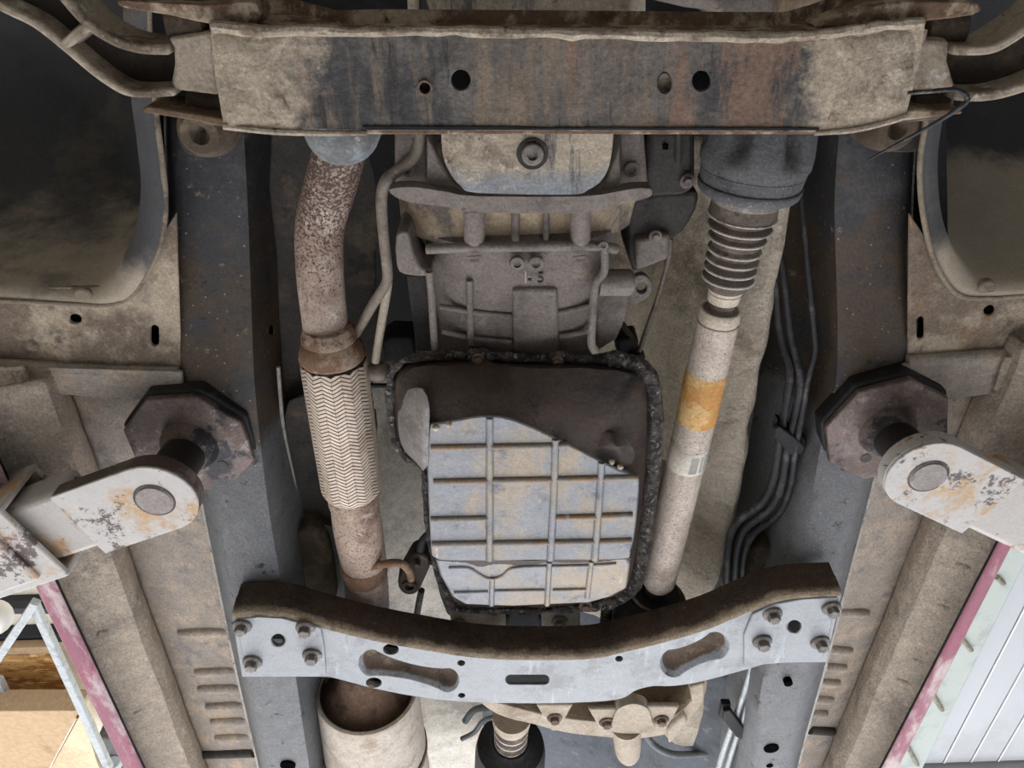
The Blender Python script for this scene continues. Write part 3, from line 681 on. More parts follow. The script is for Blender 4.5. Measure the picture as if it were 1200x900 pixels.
# ribs on the bell
def rib(pts, h, w, mat='cast'):
    mb = MB().tube_px([(x, y, h if not isinstance(h, (list, tuple)) else h[i], w) for i, (x, y) in enumerate(pts)], 10); gb.part('rib', mb, mat)
rib([(550, 328), (551, 365), (552, 408)], (.876, .885, .895), 4)
rib([(515, 359), (560, 366), (600, 370)], .886, 3.5)
rib([(518, 388), (560, 397), (600, 400)], .893, 3.5)
rib([(655, 366), (680, 361), (698, 355)], .886, 3.5)
rib([(655, 394), (680, 390), (696, 384)], .893, 3.5)
gb.part('centre_pad', MB().plate(sm2([(600, 338), (654, 338), (656, 420), (600, 420)], 1), (), hf=lambda x, y: .8725+(y-338)*.00032, t=.03), 'cast', bevel=.006)
# left ear with rib
gb.part('ear', MB().prism(PL(sm2([(464, 276), (478, 272), (484, 296), (494, 314), (505, 316), (503, 324), (474, 322), (465, 312)], 2), .87), (0, 0, .07)), 'cast', bevel=.006)
rib([(503, 318), (506, 350), (508, 385), (510, 412)], (.868, .874, .88, .885), 4.5)
gb.part('side_wall', MB().plate([(476, 322), (504, 322), (510, 412), (488, 412)], (), .93, .02), 'cast_dark', bevel=.003)
# right rib and boss
rib([(708, 286), (709, 310), (707, 320), (699, 330), (696, 345), (694, 380), (693, 402), (698, 412)], .862, 5)
gb.part('boss', MB().lathe(P(702, 331, .875), P(742, 331, .875), [(0, .017), (.9, .017), (1, .014)], 16), 'cast')
gb.part('side_wall', MB().plate(sm2([(698, 338), (738, 338), (733, 372), (722, 398), (700, 412)], 1), (), .905, .02), 'cast', bevel=.003)
bolt_at(gb, 707, 287, .858, 6, ME_PLUG, name='rivet')
# plugs and cast mark
bolt_at(gb, 606, 308, .866, 9, ME_PLUG, name='plug'); bolt_at(gb, 628, 308, .866, 9.5, ME_PLUG, name='plug')
def text_mesh(name, txt, size, ext, mat):
    cu = bpy.data.curves.new(name, 'FONT'); cu.body = txt; cu.size = size; cu.extrude = ext; cu.align_x = 'CENTER'; cu.align_y = 'CENTER'
    ob = bpy.data.objects.new(name, cu); COL.objects.link(ob); dg = bpy.context.evaluated_depsgraph_get()
    me = bpy.data.meshes.new_from_object(ob.evaluated_get(dg)); bpy.data.objects.remove(ob); bpy.data.curves.remove(cu)
    me.materials.clear(); me.materials.append(MATS[mat]); me.name = name; return me
ztext = text_mesh('cast_mark', '- 5', .020, .002, 'cast_dark')
pt = P(628, 326, .869)
Mt = Matrix.Translation(pt) @ Matrix(((1, 0, 0, 0), (0, -1, 0, 0), (0, 0, -1, 0), (0, 0, 0, 1)))
gb.put('cast_mark', ztext, Mt)
gb.part('cast_line', MB().tube_px([(616, 318, .8705, .8), (616, 332, .872, .8)], 6), 'cast_pale')
gb.done()
# engine pillars left and right of the sump
for w, out, bl in (('left', [(462, 152), (500, 152), (506, 205), (503, 224), (462, 224)], ((478, 198, 9), (481, 221, 8))), ('right', [(724, 152), (755, 152), (760, 225), (722, 226)], ((740, 198, 9), (743, 221, 7)))):
    t = Thing('engine_mount_pillar', 'cast engine pillar with bolt on the %s of the sump plate' % w, 'engine block')
    t.part('pillar', MB().prism(PL(out, .885), (0, 0, .15)), 'cast', bevel=.006)
    bolt_at(t, *bl[0][:2], .883, bl[0][2], ME_PLUG, name='plug')
    bolt_at(t, *bl[1][:2], .872, bl[1][2], ME_BOLT_C, axis=(0, .6, -1))
    t.done()
t = Thing('side_cover', 'dark ribbed engine side cover between gearbox and prop shaft joint', 'cover')
t.part('cover', MB().prism(PL([(758, 152), (815, 152), (815, 222), (798, 232), (760, 234)], .93), (0, 0, .1)), 'cast_dark', bevel=.008)
t.part('rib', MB().tube_px([(795, 154, .925, 4), (795, 190, .925, 4)], 10), 'cast_dark')
p = P(780, 172, .928); t.part('square_hole', MB().box(p, .003, .003, .002), 'hole_dark')
bolt_at(t, 805, 212, .925, 9, ME_BOLT_C)
t.done()
t = Thing('transfer_bracket', 'dark cast bracket with nut at the right flank of the gearbox', 'bracket')
t.part('body', MB().prism(PL(sm2([(742, 234), (800, 226), (818, 224), (816, 246), (800, 272), (784, 284), (764, 310), (742, 320), (738, 280)], 2), .93), (0, 0, .1)), 'cast_dark', bevel=.012, seg=3)
t.part('ledge', MB().plate([(744, 282), (786, 274), (784, 304), (746, 318)], (), .918, .02), 'cast', bevel=.005)
bolt_at(t, 768, 277, .916, 8, ME_BOLT_C)
t.part('eye_lug', MB().plate(sm2([(736, 332), (748, 323), (758, 324), (764, 333), (763, 344), (752, 354), (732, 357)], 2), [ell(752, 338, 6.5, 6.5, 14)], .93, .012), 'cast', bevel=.002)
t.done()
t = Thing('breather_cable', 'thin tan cable running down beside the gearbox to the pan corner', 'cable')
t.part('cable', MB().tube_px([(786, 280, .95, 3), (783, 305, .95, 3), (772, 345, .95, 3), (760, 380, .95, 3), (749, 412, .95, 3)], 10), 'tube_tan')
t.part('grommet', MB().lathe_px(P(747, 405, .95), P(745, 432, .95), [(412, 8), (418, 10), (424, 8), (430, 9)], 14), 'rubber')
t.done()
t = Thing('sensor_connector', 'small black sensor connector with corrugated lead near the pan corner', 'connector')
t.part('body', MB().prism(PL([(722, 398), (748, 396), (749, 420), (724, 420)], .95), (0, 0, .04)), 'rubber', bevel=.004)
t.part('lead', MB().tube_px([(726, 376, .955, 4), (736, 390, .955, 4), (745, 402, .955, 4)], 10), 'rubber_brown')
t.done()
t = Thing('selector_box', 'dark plastic selector box left of the gearbox above the pan', 'box')
t.part('selector_box', MB().prism(PL(sm2([(448, 400), (458, 394), (485, 395), (487, 420), (450, 424)], 1), .96), (0, 0, .05)), 'rubber', bevel=.004); t.done()

# ---- gearbox oil pan
pan = Thing('gearbox_oil_pan', 'ribbed steel gearbox oil pan with oily dark front and muddy rim', 'oil pan')
rim = [(458, 440), (464, 429), (478, 421), (500, 418), (545, 416), (553, 411), (566, 411), (576, 417), (640, 420), (648, 415), (660, 416), (668, 421), (720, 422), (744, 427), (760, 441), (767, 465), (767, 520), (762, 580), (755, 635), (747, 675), (736, 694), (716, 704), (690, 711), (650, 715), (596, 716), (540, 714), (526, 704), (516, 680), (506, 640), (500, 600), (499, 556), (490, 544), (472, 532), (462, 512), (457, 480)]
rim_s = sm2(rim, 4)
inner = [((x-612)*.955+612, (y-560)*.955+560) for x, y in rim_s]
i0 = pan.part('flange', MB().plate(rim_s, (), .880, .008), 'pan_rim', bevel=.002)
rr = PL(rim_s, .872); rr.append(rr[0])
mbr = MB().tube(rr, [.006+.0022*noise.noise(p*60)+.006*max(0, min(1, (p.x-.10)/.05)) for p in rr], 10, cap=False); jitter(mbr, .004, 80); pan.part('rolled_rim', mbr, 'pan_rim')
# shallow floor of the pan: oily
shallow = sm2([(474, 442), (500, 430), (640, 432), (738, 438), (750, 470), (748, 560), (740, 640), (728, 690), (690, 702), (545, 703), (526, 690), (512, 640), (506, 560), (478, 520), (470, 480)], 4)
deep = sm2([(502, 500), (512, 496), (540, 490), (576, 486), (610, 494), (660, 517), (700, 537), (730, 552), (748, 557), (749, 575), (744, 625), (738, 648), (730, 655), (640, 656), (540, 657), (510, 655), (505, 645), (501, 560)], 4)
def resample(pts, n):
    pts = pts+[pts[0]]; d = [0]
    for a, b_ in zip(pts, pts[1:]): d.append(d[-1]+math.hypot(b_[0]-a[0], b_[1]-a[1]))
    out = []; j = 0
    for k in range(n):
        s_ = d[-1]*k/n
        while d[j+1] < s_: j += 1
        u = (s_-d[j])/max(1e-9, d[j+1]-d[j]); out.append((pts[j][0]+(pts[j+1][0]-pts[j][0])*u, pts[j][1]+(pts[j+1][1]-pts[j][1])*u))
    return out
NB = 96
def polar(pts, cx, cy, n=NB):           # outline sampled by angle so two loops match up
    out = []
    m_ = len(pts)
    for k in range(n):
        a = 2*math.pi*k/n; dx, dy = math.cos(a), math.sin(a); best = 0
        for i in range(m_):
            x1, y1 = pts[i]; x2, y2 = pts[(i+1) % m_]; ex, ey = x2-x1, y2-y1
            den = dx*ey-dy*ex
            if abs(den) < 1e-9: continue
            s_ = ((x1-cx)*ey-(y1-cy)*ex)/den; u = ((x1-cx)*dy-(y1-cy)*dx)/den
            if s_ > 0 and -1e-6 <= u <= 1+1e-6: best = max(best, s_)
        out.append((cx+dx*best, cy+dy*best))
    return out
pc = (620, 585)
dp = polar(deep, *pc); shp = polar(shallow, *pc); rmp = polar([(x*.97+612*.03, y*.97+560*.03) for x, y in rim_s], *pc)
DH, SH, RH = .800, .850, .876
dpw = PL(dp, DH); shw = PL(shp, SH); rw = PL(rmp, RH)
# keep rear/side walls steep: wall stands just outside the deep floor in the place itself
def mixv(a, b_, t): return a+(b_-a)*t
foot = []
for a, b_, (x, y) in zip(dpw, shw, dp):
    b2 = Vector((b_.x, b_.y, C.z+SH)); foot.append(b2)
rows = [rw, foot, [mixv(a, b_, .55)+Vector((0, 0, -.006)) for a, b_ in zip(foot, dpw)], [mixv(a, b_, .85) for a, b_ in zip(foot, dpw)], dpw]
wl_ = MB().grid(rows, cu=True); jitter(wl_, .0025, 25)
pan.part('pan_wall', wl_, 'pan_oily', ang=50)
fl_ = MB().prism([p-UP*.0015 for p in dpw], (0, 0, .01)); i1 = pan.part('sump_floor', fl_, 'pan_steel', bevel=.003)
# sloping rear ledge
led = [(510, 655), (735, 654), (739, 662), (735, 690), (715, 700), (690, 707), (600, 711), (545, 709), (530, 700), (516, 676)]
pan.part('rear_ledge', MB().plate(led, (), hf=lambda x, y: .803+(y-655)*.00030, t=.02), 'pan_steel', bevel=.004)
def prib(pts, hs, w, name='rib', mat='pan_rib', par=None):
    n = len(pts); mb = MB().tube_px([(x, y, hs[i] if isinstance(hs, (list, tuple)) else hs, w) for i, (x, y) in enumerate(pts)], 10, 3); pan.part(name, mb, mat, par)
hF = DH+.000
for xa, xb, yy in ((505, 572, 523), (575, 646, 522), (650, 665, 521), (508, 572, 563), (575, 647, 561.5), (651, 701, 560), (704, 746, 559), (505, 571, 607), (650, 700, 605), (703, 741, 603), (506, 571, 636), (574, 645, 635), (649, 699, 634), (702, 740, 633)):
    prib([(xa, yy+.6), ((xa+xb)/2, yy), (xb, yy-.6)], hF-.0005, 4.6)
for pts in ([(574, 489), (574, 560), (574, 655)], [(651, 514), (649, 580), (645, 655)], [(705, 541), (702, 590), (697, 655)]):
    prib(pts, hF-.0005, 4.8, mat='pan_steel')
L_ = lambda y: .803+(y-655)*.00030
def lrib(pts, w=3): prib(pts, [L_(y)+.0005 for x, y in pts], w, mat='pan_steel')
lrib([(526, 665), (548, 665), (560, 672), (574, 678), (590, 674), (602, 665), (640, 663)]); lrib([(646, 663), (690, 662), (722, 660)])
lrib([(532, 694), (572, 693)]); lrib([(580, 692), (638, 691)]); lrib([(648, 691), (688, 690)])
lrib([(577, 676), (576, 708)], 3.5); lrib([(644, 658), (641, 708)], 3.5); lrib([(693, 657), (688, 700)], 3.5)
# pale bulge on the left flank
bg_ = sm2([(468, 470), (480, 456), (496, 456), (503, 475), (503, 500), (502, 540), (500, 556), (490, 544), (474, 528), (467, 505)], 3)
bp_ = polar(bg_, 488, 502, 40); ctr = P(490, 500, .842)
hb2 = lambda x: .797+max(0, (503-x))/36*.062
def bring(k_, dz): return [P(488+(x-488)*k_, 502+(y-502)*k_, hb2(488+(x-488)*k_)-dz) for x, y in bp_]
w0, w1, w2 = bring(1, 0), bring(.8, .008), bring(.45, .013); ctr = P(488, 502, hb2(488)-.015)
pan.part('bulge', MB().grid([w0, w1, w2, [ctr]*40], cu=True), 'pan_bulge', ang=80)
# dark tube as the painted shadow line of the skin fold; rim bolts
pan.part('skin_fold_shadow', MB().tube_px([(588, 450, .846, 1.5), (625, 446, .845, 2.6), (670, 443, .845, 2.8), (706, 448, .846, 1.5)], 10), 'fold_shadow')
for bx, by in ((560, 420), (653, 423), (686, 709), (725, 686)): bolt_at(pan, bx, by, .868, 8, ME_BOLT_R)
for cx, cy, r in ((511, 501, 5), (526, 497, 4), (717, 541, 4), (727, 547, 4)):
    mb = MB().lathe(P(cx, cy, DH-.001), P(cx, cy, DH-.006), [(0, r*.0011), (.6, r*.0009), (1, r*.0003)], 8); jitter(mb, .002, 200); pan.part('mud_crumb', mb, 'cast_pale')
pan.done()
t = Thing('mud_clod', 'lumpy brown mud clod stuck in the right corner of the oily pan', 'mud')
mb = MB().grid([PL(ell(722, 526, a*24, a*17, 20, .6), .812-.012*(1-a)) for a in (1, .8, .5, .2)], cu=True, cap=True); jitter(mb, .006, 60); t.part('mud_clod', mb, 'pan_oily'); t.done()
t = Thing('access_cover', 'pale round cover edge peeking out right of the oil pan rim', 'cover')
t.part('access_cover', MB().lathe(P(757, 575, .93)+UP*.02, P(757, 575, .93)-UP*.004, [(0, .055), (.7, .055), (1, .05), (1, 0)], 30), 'cast_pale'); t.done()
t = Thing('gearbox_mount', 'pale cast gearbox mount with two bolts behind the oil pan', 'mount')
t.part('left_lug', MB().prism(PL(sm2([(527, 722), (538, 716), (592, 716), (593, 742), (530, 742)], 1), .89), (0, 0, .05)), 'cast_pale', bevel=.005)
t.part('right_lug', MB().prism(PL([(634, 718), (680, 717), (680, 742), (638, 742)], .89), (0, 0, .05)), 'cast_pale', bevel=.005)
t.part('rubber_core', MB().prism(PL([(594, 714), (634, 714), (636, 745), (592, 745)], .91), (0, 0, .06)), 'rubber', bevel=.006)
bolt_at(t, 538, 731, .885, 10, ME_BOLT); bolt_at(t, 656, 728, .885, 10, ME_BOLT); t.done()
t = Thing('mount_stud', 'short threaded stud between oil pan and lower shaft joint', 'stud')
t.part('mount_stud', MB().lathe_px(P(712, 700, .90), P(709, 740, .90), [(702+i*2, 7 if i % 2 else 5.8) for i in range(18)], 14), 'rubber_brown'); t.done()
# ================================================================== EXHAUST
ex = Thing('exhaust_pipe', 'rust-speckled exhaust pipe with braided flex section left of the gearbox', 'exhaust')
ex.part('front_pipe', MB().tube_px([(412, 120, .90, 29), (402, 165, .91, 30), (388, 215, .925, 30.5), (375, 265, .93, 28.5), (375, 320, .925, 27.5), (380, 370, .915, 26.5), (386, 412, .905, 27)], 28), 'exhaust')
fa, fb = P(389, 405, .905), P(415, 590, .90)
ex.part('front_collar', MB().lathe_px(P(384, 385, .905), P(392, 430, .905), [(383, 27.5), (390, 32), (396, 33), (398, 30), (401, 34), (408, 37.5), (416, 39), (420, 36), (421, 30)], 32), 'collar_rust')
i = ex.part('flex_core', MB().lathe_px(fa, fb, [(414, 34), (425, 38.2), (480, 36.8), (540, 34.2), (568, 31.5), (578, 26)], 36), 'braid_gap')
# woven strips
bm_ = MB(); ncol = 22; nrow = 38
d_ = (fb-fa).normalized(); u_ = d_.orthogonal().normalized(); w_ = d_.cross(u_)
def axp(py):
    lo, hi = -.2, 1.2
    for _ in range(40):
        md = (lo+hi)/2
        if proj(fa+(fb-fa)*md)[1] < py: lo = md
        else: hi = md
    return lo
s0, s1 = axp(421), axp(576)
def rad(s_):
    v = (s_-s0)/(s1-s0); base = (39.2-4.6*v)*mpp(fa+(fb-fa)*s_)
    return base*(1-.14*max(0, (v-.93)/.07)**2)*(1-.03*max(0, (.05-v)/.05))
def cyl(s_, a, dr): return fa+(fb-fa)*s_+(u_*math.cos(a)+w_*math.sin(a))*(rad(s_)+dr)
ds = (s1-s0)/nrow
for c_ in range(ncol):
    a0 = 2*math.pi*c_/ncol; a1 = 2*math.pi*(c_+1)/ncol; sl = ds*.55*(1 if c_ % 2 else -1)
    for r_ in range(nrow):
        sa = s0+ds*r_; sb = sa+ds*.70; am = (a0+a1)/2; g = (a1-a0)*.02
        q = [(sa-sl, a0+g), (sa, am), (sa+sl, a1-g), (sb+sl, a1-g), (sb, am), (sb-sl, a0+g)]
        lowv = [cyl(min(max(s_, s0), s1), a, -.0012) for s_, a in q]; hiv = [cyl(min(max(s_, s0), s1), a, .0008) for s_, a in q]
        o = len(bm_.v); bm_.v += lowv+hiv
        bm_.f += [(o+6, o+7, o+10, o+11), (o+7, o+8, o+9, o+10), (o, o+1, o+7, o+6), (o+1, o+2, o+8, o+7), (o+3, o+4, o+10, o+9), (o+4, o+5, o+11, o+10), (o+2, o+3, o+9, o+8), (o+5, o, o+6, o+11)]
ex.part('braid', bm_, 'braid', i, stuff=True)
ex.part('rear_collar', MB().lathe_px(P(412, 570, .90), P(418, 610, .90), [(572, 26), (578, 29), (586, 29.5), (592, 28), (596, 27)], 32), 'exhaust_low')
ex.part('rear_pipe', MB().tube_px([(414, 580, .90, 27), (418, 610, .90, 28.5), (423, 640, .905, 27.5), (428, 670, .915, 25.5), (431, 710, .925, 25), (433, 780, .94, 25), (434, 830, .94, 25)], 28), 'exhaust_low')
ex.part('weld_band', MB().lathe_px(P(425, 656, .909), P(428, 676, .915), [(657, 26.2), (660, 27.6), (668, 27.2), (672, 25.6)], 32), 'collar_rust')
ex.part('hanger_rod', MB().tube_px([(428, 666, .885, 4.6), (450, 661, .875, 4.8), (468, 660, .872, 4.8), (479, 668, .875, 4.8), (482, 682, .89, 4.8)], 12), 'collar_rust')
ex.done()
t = Thing('rubber_hanger', 'worn brown rubber exhaust hanger block beside the oil pan', 'hanger')
a, b_ = P(484, 672, .90), P(478, 692, .90)
cap_ = capsule(480, 684, 491, 662, 14, 13, 8)
t.part('block', MB().prism(PL(cap_, .885), (0, 0, .035)), 'rubber_brown', bevel=.004, seg=3)
p = P(480, 685, .885); t.part('sleeve', MB().lathe(p+UP*.01, p-UP*.006, [(0, .014), (1, .012), (1, .008), (.6, .007)], 18), 'rubber_brown')
p = P(489, 657, .885); t.part('stud', MB().lathe(p+UP*.01, p-UP*.012, [(0, .006), (.8, .006), (1, .004)], 12), 'rubber_brown')
t.part('strap', MB().tube_px([(494, 692, .92, 4), (491, 706, .935, 4), (487, 730, .95, 4)], 10), 'rubber_brown')
t.done()
t = Thing('breather_hose', 'short black hose hooking around the left edge of the oil pan', 'hose')
t.part('hose', MB().tube_px([(502, 625, .90, 4), (494, 636, .895, 5), (494, 648, .895, 5), (503, 656, .895, 4.6), (514, 664, .90, 4.4), (520, 690, .915, 6), (530, 715, .93, 7)], 12), 'rubber'); t.done()
mu = Thing('catalytic_muffler', 'pale cylindrical muffler can under the left end of the rear crossmember', 'muffler')
ma, mb_ = P(428, 790, .935), P(447, 925, .935)
mu.part('can', MB().lathe_px(ma, mb_, [(806, 55), (807.5, 57.5), (812, 58), (905, 58), (940, 57)], 40, cap=False), 'muffler', solid=.003)
mu.part('inlet_cone', MB().lathe_px(ma, mb_, [(780, 26), (800, 34), (812, 50), (818, 57)], 40), 'muffler_cone')
mu.part('rim_bead', MB().lathe_px(ma, mb_, [(805.5, 56.5), (806.5, 59), (809, 59), (810, 57)], 40, cap=False), 'cast_pale')
mu.part('seam_band', MB().lathe_px(ma, mb_, [(873, 58), (874, 60.5), (878, 60.5), (879, 58)], 40, cap=False), 'muffler_cone')
mu.done()

# ================================================================== PROP SHAFT (front)
sa, sb = P(890, 165, .90), P(764, 715, .905)
sh_ = Thing('front_prop_shaft', 'pale rust-stained front prop shaft with dark joint and ribbed boot', 'prop shaft')
def sx(name, prof, mat, par=None, n=36, **k): return sh_.part(name, MB().lathe_px(sa, sb, prof, n, **k), mat, par)
jc = MB().lathe_px(sa, sb, [(128, 58), (138, 60), (150, 63), (162, 64), (172, 65), (178, 65), (188, 64.5), (193, 62), (197, 61)], 72)
ax_ = (sb-sa).normalized()
for i, p in enumerate(jc.v):
    row = i//72
    if row < 5:
        c_ = sa+ax_*(p-sa).dot(ax_); a = 2*math.pi*(i % 72)/72
        jc.v[i] = c_+(p-c_)*(1-(.30, .30, .28, .22, .10)[row]*max(0, math.cos(6*a+.6))**1.5)
sh_.part('joint_cup', jc, 'cv_dark', ang=60)
sx('joint_band', [(196, 59.5), (198, 61), (210, 59), (213, 58)], 'cv_dark')
sx('joint_flange', [(212.5, 60), (214.5, 61), (222, 59), (225, 56), (226, 44)], 'cv_dark')
sx('boot_clamp', [(225, 40), (226, 42.5), (234, 42), (236, 40)], 'bolt')
for ax in (835, 872, 902):
    pass
sx('boot_neck', [(235, 39), (250, 39.5), (254, 34)], 'boot')
pb = sx('boot_core', [(250, 33), (290, 27), (335, 24), (340, 18)], 'boot')
for yy, hw in ((252, 40), (265, 37.5), (278, 34), (292, 31.5), (303, 31), (314, 30.8), (325, 30.5)):
    mbx = MB().lathe_px(sa, sb, [(yy-8.5, hw*.74), (yy-2, hw*.97), (yy, hw), (yy+1.2, hw*.96), (yy+4, hw*.72)], 36); sh_.part('boot_fold', mbx, 'boot', pb)
    mbx = MB().lathe_px(sa, sb, [(yy-1.3, hw*.985), (yy-.2, hw*1.02), (yy+.9, hw*1.015), (yy+1.3, hw*.96)], 36, cap=False); sh_.part('fold_edge', mbx, 'boot_edge', pb)
sx('neck_ring', [(329, 19), (332, 20.5), (341, 19.6), (342, 18), (343, 19.2), (352, 18.4), (354, 15)], 'shaft_cream')
sx('stub', [(352, 15.5), (358, 16), (364, 23)], 'boot')
sx('tube_collar', [(362, 23), (363.5, 24), (374, 24), (375, 22.8), (377, 22.8), (378, 24.2)], 'shaft_cream')
sx('tube', [(377, 24), (384, 24), (450, 23.6), (560, 22), (668, 19.8), (671, 19.2), (674, 19.8), (681, 19.2), (686, 15)], 'shaft')
sx('rust_sleeve', [(434, 23.7), (437, 24.4), (488, 23.5), (492, 22.9)], 'shaft_orange')
sk_ = sx('paper_label', [(519, 22.5), (520, 23.0), (543, 22.7), (544, 22.2)], 'sticker')
# printed block and barcode bars of the label, on the side facing down
d2 = (sb-sa); dn = d2.normalized()
down = (C-P(803, 530, .9)); down = (down-dn*down.dot(dn)).normalized(); side_ = dn.cross(down)
if side_.x < 0: side_ = -side_
def onshaft(py, ang, dr):
    lo, hi = -.4, 1.4
    for _ in range(40):
        md = (lo+hi)/2
        if proj(sa+d2*md)[1] < py: lo = md
        else: hi = md
    c_ = sa+d2*lo; return c_+(down*math.cos(ang)+side_*math.sin(ang))*(22.9*mpp(c_)+dr)
def patch(y0, y1, a0, a1):
    r = [[onshaft(y, a0+(a1-a0)*k/5, .0004) for k in range(6)] for y in (y0, y1)]
    r2 = [[onshaft(y, a0+(a1-a0)*k/5, -.0006) for k in range(6)] for y in (y0, y1)]
    return MB().grid([r2[0], r[0], r[1], r2[1]], cv=True)
for k in range(11): sh_.part('barcode_bar', patch(523+k*1.7, 524.1+k*1.7, .25, .66), 'sticker_ink', sk_)
for k in range(9): sh_.part('print_mark', patch(523+k*2.05, 524.3+k*2.05, .78, .92), 'sticker_ink', sk_)
sh_.part('print_block', patch(522, 541, 1.02, 1.3), 'sticker_ink', sk_)
sx('lower_stub', [(684, 13), (700, 13), (705, 12)], 'line_dark')
sh_.done()
t = Thing('lower_shaft_joint', 'black rubber boot and joint at the lower end of the prop shaft', 'joint')
la, lb_ = P(770, 690, .905), P(745, 765, .905)
t.part('boot_lip', MB().lathe_px(la, lb_, [(695, 29), (697, 31), (703, 30), (704, 26), (699, 22), (697, 14)], 36), 'rubber')
t.part('cup', MB().lathe_px(la, lb_, [(697, 33), (700, 38), (704, 40), (728, 41), (735, 38), (760, 38)], 36), 'rubber')
t.part('rim_ring', MB().lathe_px(la, lb_, [(693.5, 28.5), (694, 30), (696, 30), (697, 28.5)], 36, cap=False), 'bolt_rust')
t.done()

# ================================================================== TUBES AND LINES
t = Thing('cooler_tube', 'bent tan metal tube running down between exhaust and bell housing', 'tube')
t.part('tube', MB().tube_px([(494, 120, .88, 6.5), (492, 165, .88, 6.5), (485, 185, .88, 6.5), (466, 200, .88, 7), (452, 212, .88, 7), (447, 235, .88, 6.8), (450, 280, .88, 6.5), (454, 318, .885, 6.3), (452, 333, .89, 6), (438, 355, .90, 6), (424, 380, .91, 5.5), (412, 400, .92, 5)], 14), 'tube_tan'); t.done()
t = Thing('cooler_tube', 'straight cream branch tube ending in a fitting left of the oil pan', 'tube')
t.part('tube', MB().tube_px([(455, 330, .90, 5), (452, 350, .90, 5.2), (446, 385, .90, 5), (440, 424, .90, 5)], 14), 'tube_cream')
t.part('fitting', MB().lathe(P(430, 438, .90), P(456, 434, .90), [(0, .006), (.2, .012), (.7, .014), (1, .009)], 16), 'tube_tan')
t.part('pipe_stub', MB().tube_px([(428, 452, .905, 3), (455, 452, .905, 3)], 10), 'rubber')
t.done()
lines = [
 ('line_dark', 'inner of three dark brake lines along the right rail', [(890, 140, 1.06, 4), (899, 250, 1.02, 4), (908, 330, 1.0, 4.2), (914, 390, .985, 4.5), (926, 432, .96, 5), (922, 470, .95, 5), (914, 510, .94, 5), (907, 560, .94, 5), (893, 588, .94, 5), (864, 612, .945, 5), (854, 640, .95, 5), (852, 700, .955, 5)]),
 ('line_dark', 'middle of three dark brake lines along the right rail', [(899, 140, 1.06, 4), (908, 250, 1.02, 4), (919, 330, .995, 4.2), (928, 400, .975, 4.4), (938, 440, .95, 5), (933, 480, .945, 5), (924, 515, .935, 5), (916, 566, .935, 5), (902, 596, .935, 5), (873, 620, .94, 5), (864, 648, .945, 5), (861, 700, .95, 5)]),
 ('line_dark', 'outer of three dark brake lines along the right rail', [(930, 140, 1.05, 3), (940, 250, 1.0, 3), (948, 330, .975, 3.2), (955, 400, .955, 3.5), (954, 418, .95, 3.6), (947, 444, .945, 3.8), (941, 480, .94, 4), (933, 520, .93, 4), (926, 572, .93, 4), (911, 604, .93, 4), (882, 627, .935, 4), (872, 655, .94, 4), (870, 700, .945, 4)])]
for mt_, lab, pts in lines:
    t = Thing('brake_line', lab, 'pipe'); t.part('brake_line', MB().tube_px(pts, 12, 6), mt_); t.done()
for lab, pts in (('inner of the pale brake lines leaving below the rear crossmember', [(884, 765, .90, 3.6), (876, 800, .90, 3.6), (862, 840, .905, 3.6), (848, 880, .91, 3.6), (838, 915, .91, 3.6)]), ('outer of the pale brake lines leaving below the rear crossmember', [(893, 765, .895, 3.4), (885, 800, .895, 3.4), (871, 842, .90, 3.4), (858, 880, .905, 3.4), (848, 915, .905, 3.4)])):
    t = Thing('brake_line', lab, 'pipe'); t.part('brake_line', MB().tube_px(pts, 12), 'galv'); t.done()
t = Thing('pipe_clip', 'black plastic clip holding the three lines at the right rail', 'clip')
a = PL(sm2([(907, 502), (914, 499), (938, 517), (944, 524), (942, 532), (928, 535), (908, 514)], 1), .925)
t.part('strap', MB().prism(a, (0, 0, .012)), 'rubber', bevel=.003)
t.part('saddle', MB().prism(PL([(912, 492), (945, 514), (945, 526), (908, 506)], .94), (0, 0, .02)), 'rubber', bevel=.003)
t.done()
t = Thing('pipe_clip', 'black plastic clip holding the pale lines below the rear crossmember', 'clip')
t.part('strap', MB().prism(PL(sm2([(848, 834), (856, 832), (874, 856), (870, 868), (862, 864), (848, 846)], 1), .89), (0, 0, .012)), 'rubber', bevel=.003)
t.part('saddle', MB().prism(PL([(846, 826), (857, 826), (856, 842), (843, 842)], .90), (0, 0, .015)), 'rubber', bevel=.003)
t.done()

# ================================================================== FRONT BEAM (subframe crossmember)
BH = .725
BHZ = C.z+BH
bm1 = Thing('front_crossmember', 'mud-caked steel front crossmember beam spanning the top of the view', 'crossmember')
face = [(246, 30), (300, 33), (350, 36), (400, 38), (450, 37), (640, 38), (900, 40), (960, 38), (1020, 32), (1085, 24), (1078, 75), (1062, 134), (1040, 141), (1000, 150), (960, 155), (700, 154), (430, 153), (380, 151), (320, 152), (262, 147), (252, 90)]
holes = [ell(498, 103, 7, 7), ell(540, 94, 11.5, 12.5), ell(779, 97, 9, 13), ell(822, 95, 11, 12.5), ell(1022, 97, 3.5, 5.5)]
mb = MB().plate(sm2(face, 1), holes, BH, .006); iface = bm1.part('web', mb, 'beam_steel', bevel=.0015)
bm1.part('dark_hole_backing', MB().plate(sm2([(300, 50), (640, 48), (990, 50), (985, 135), (640, 140), (300, 138)], 1), (), BH+.045, .004), 'bay_dark')  # near-black sheet added so the beam holes read as dark
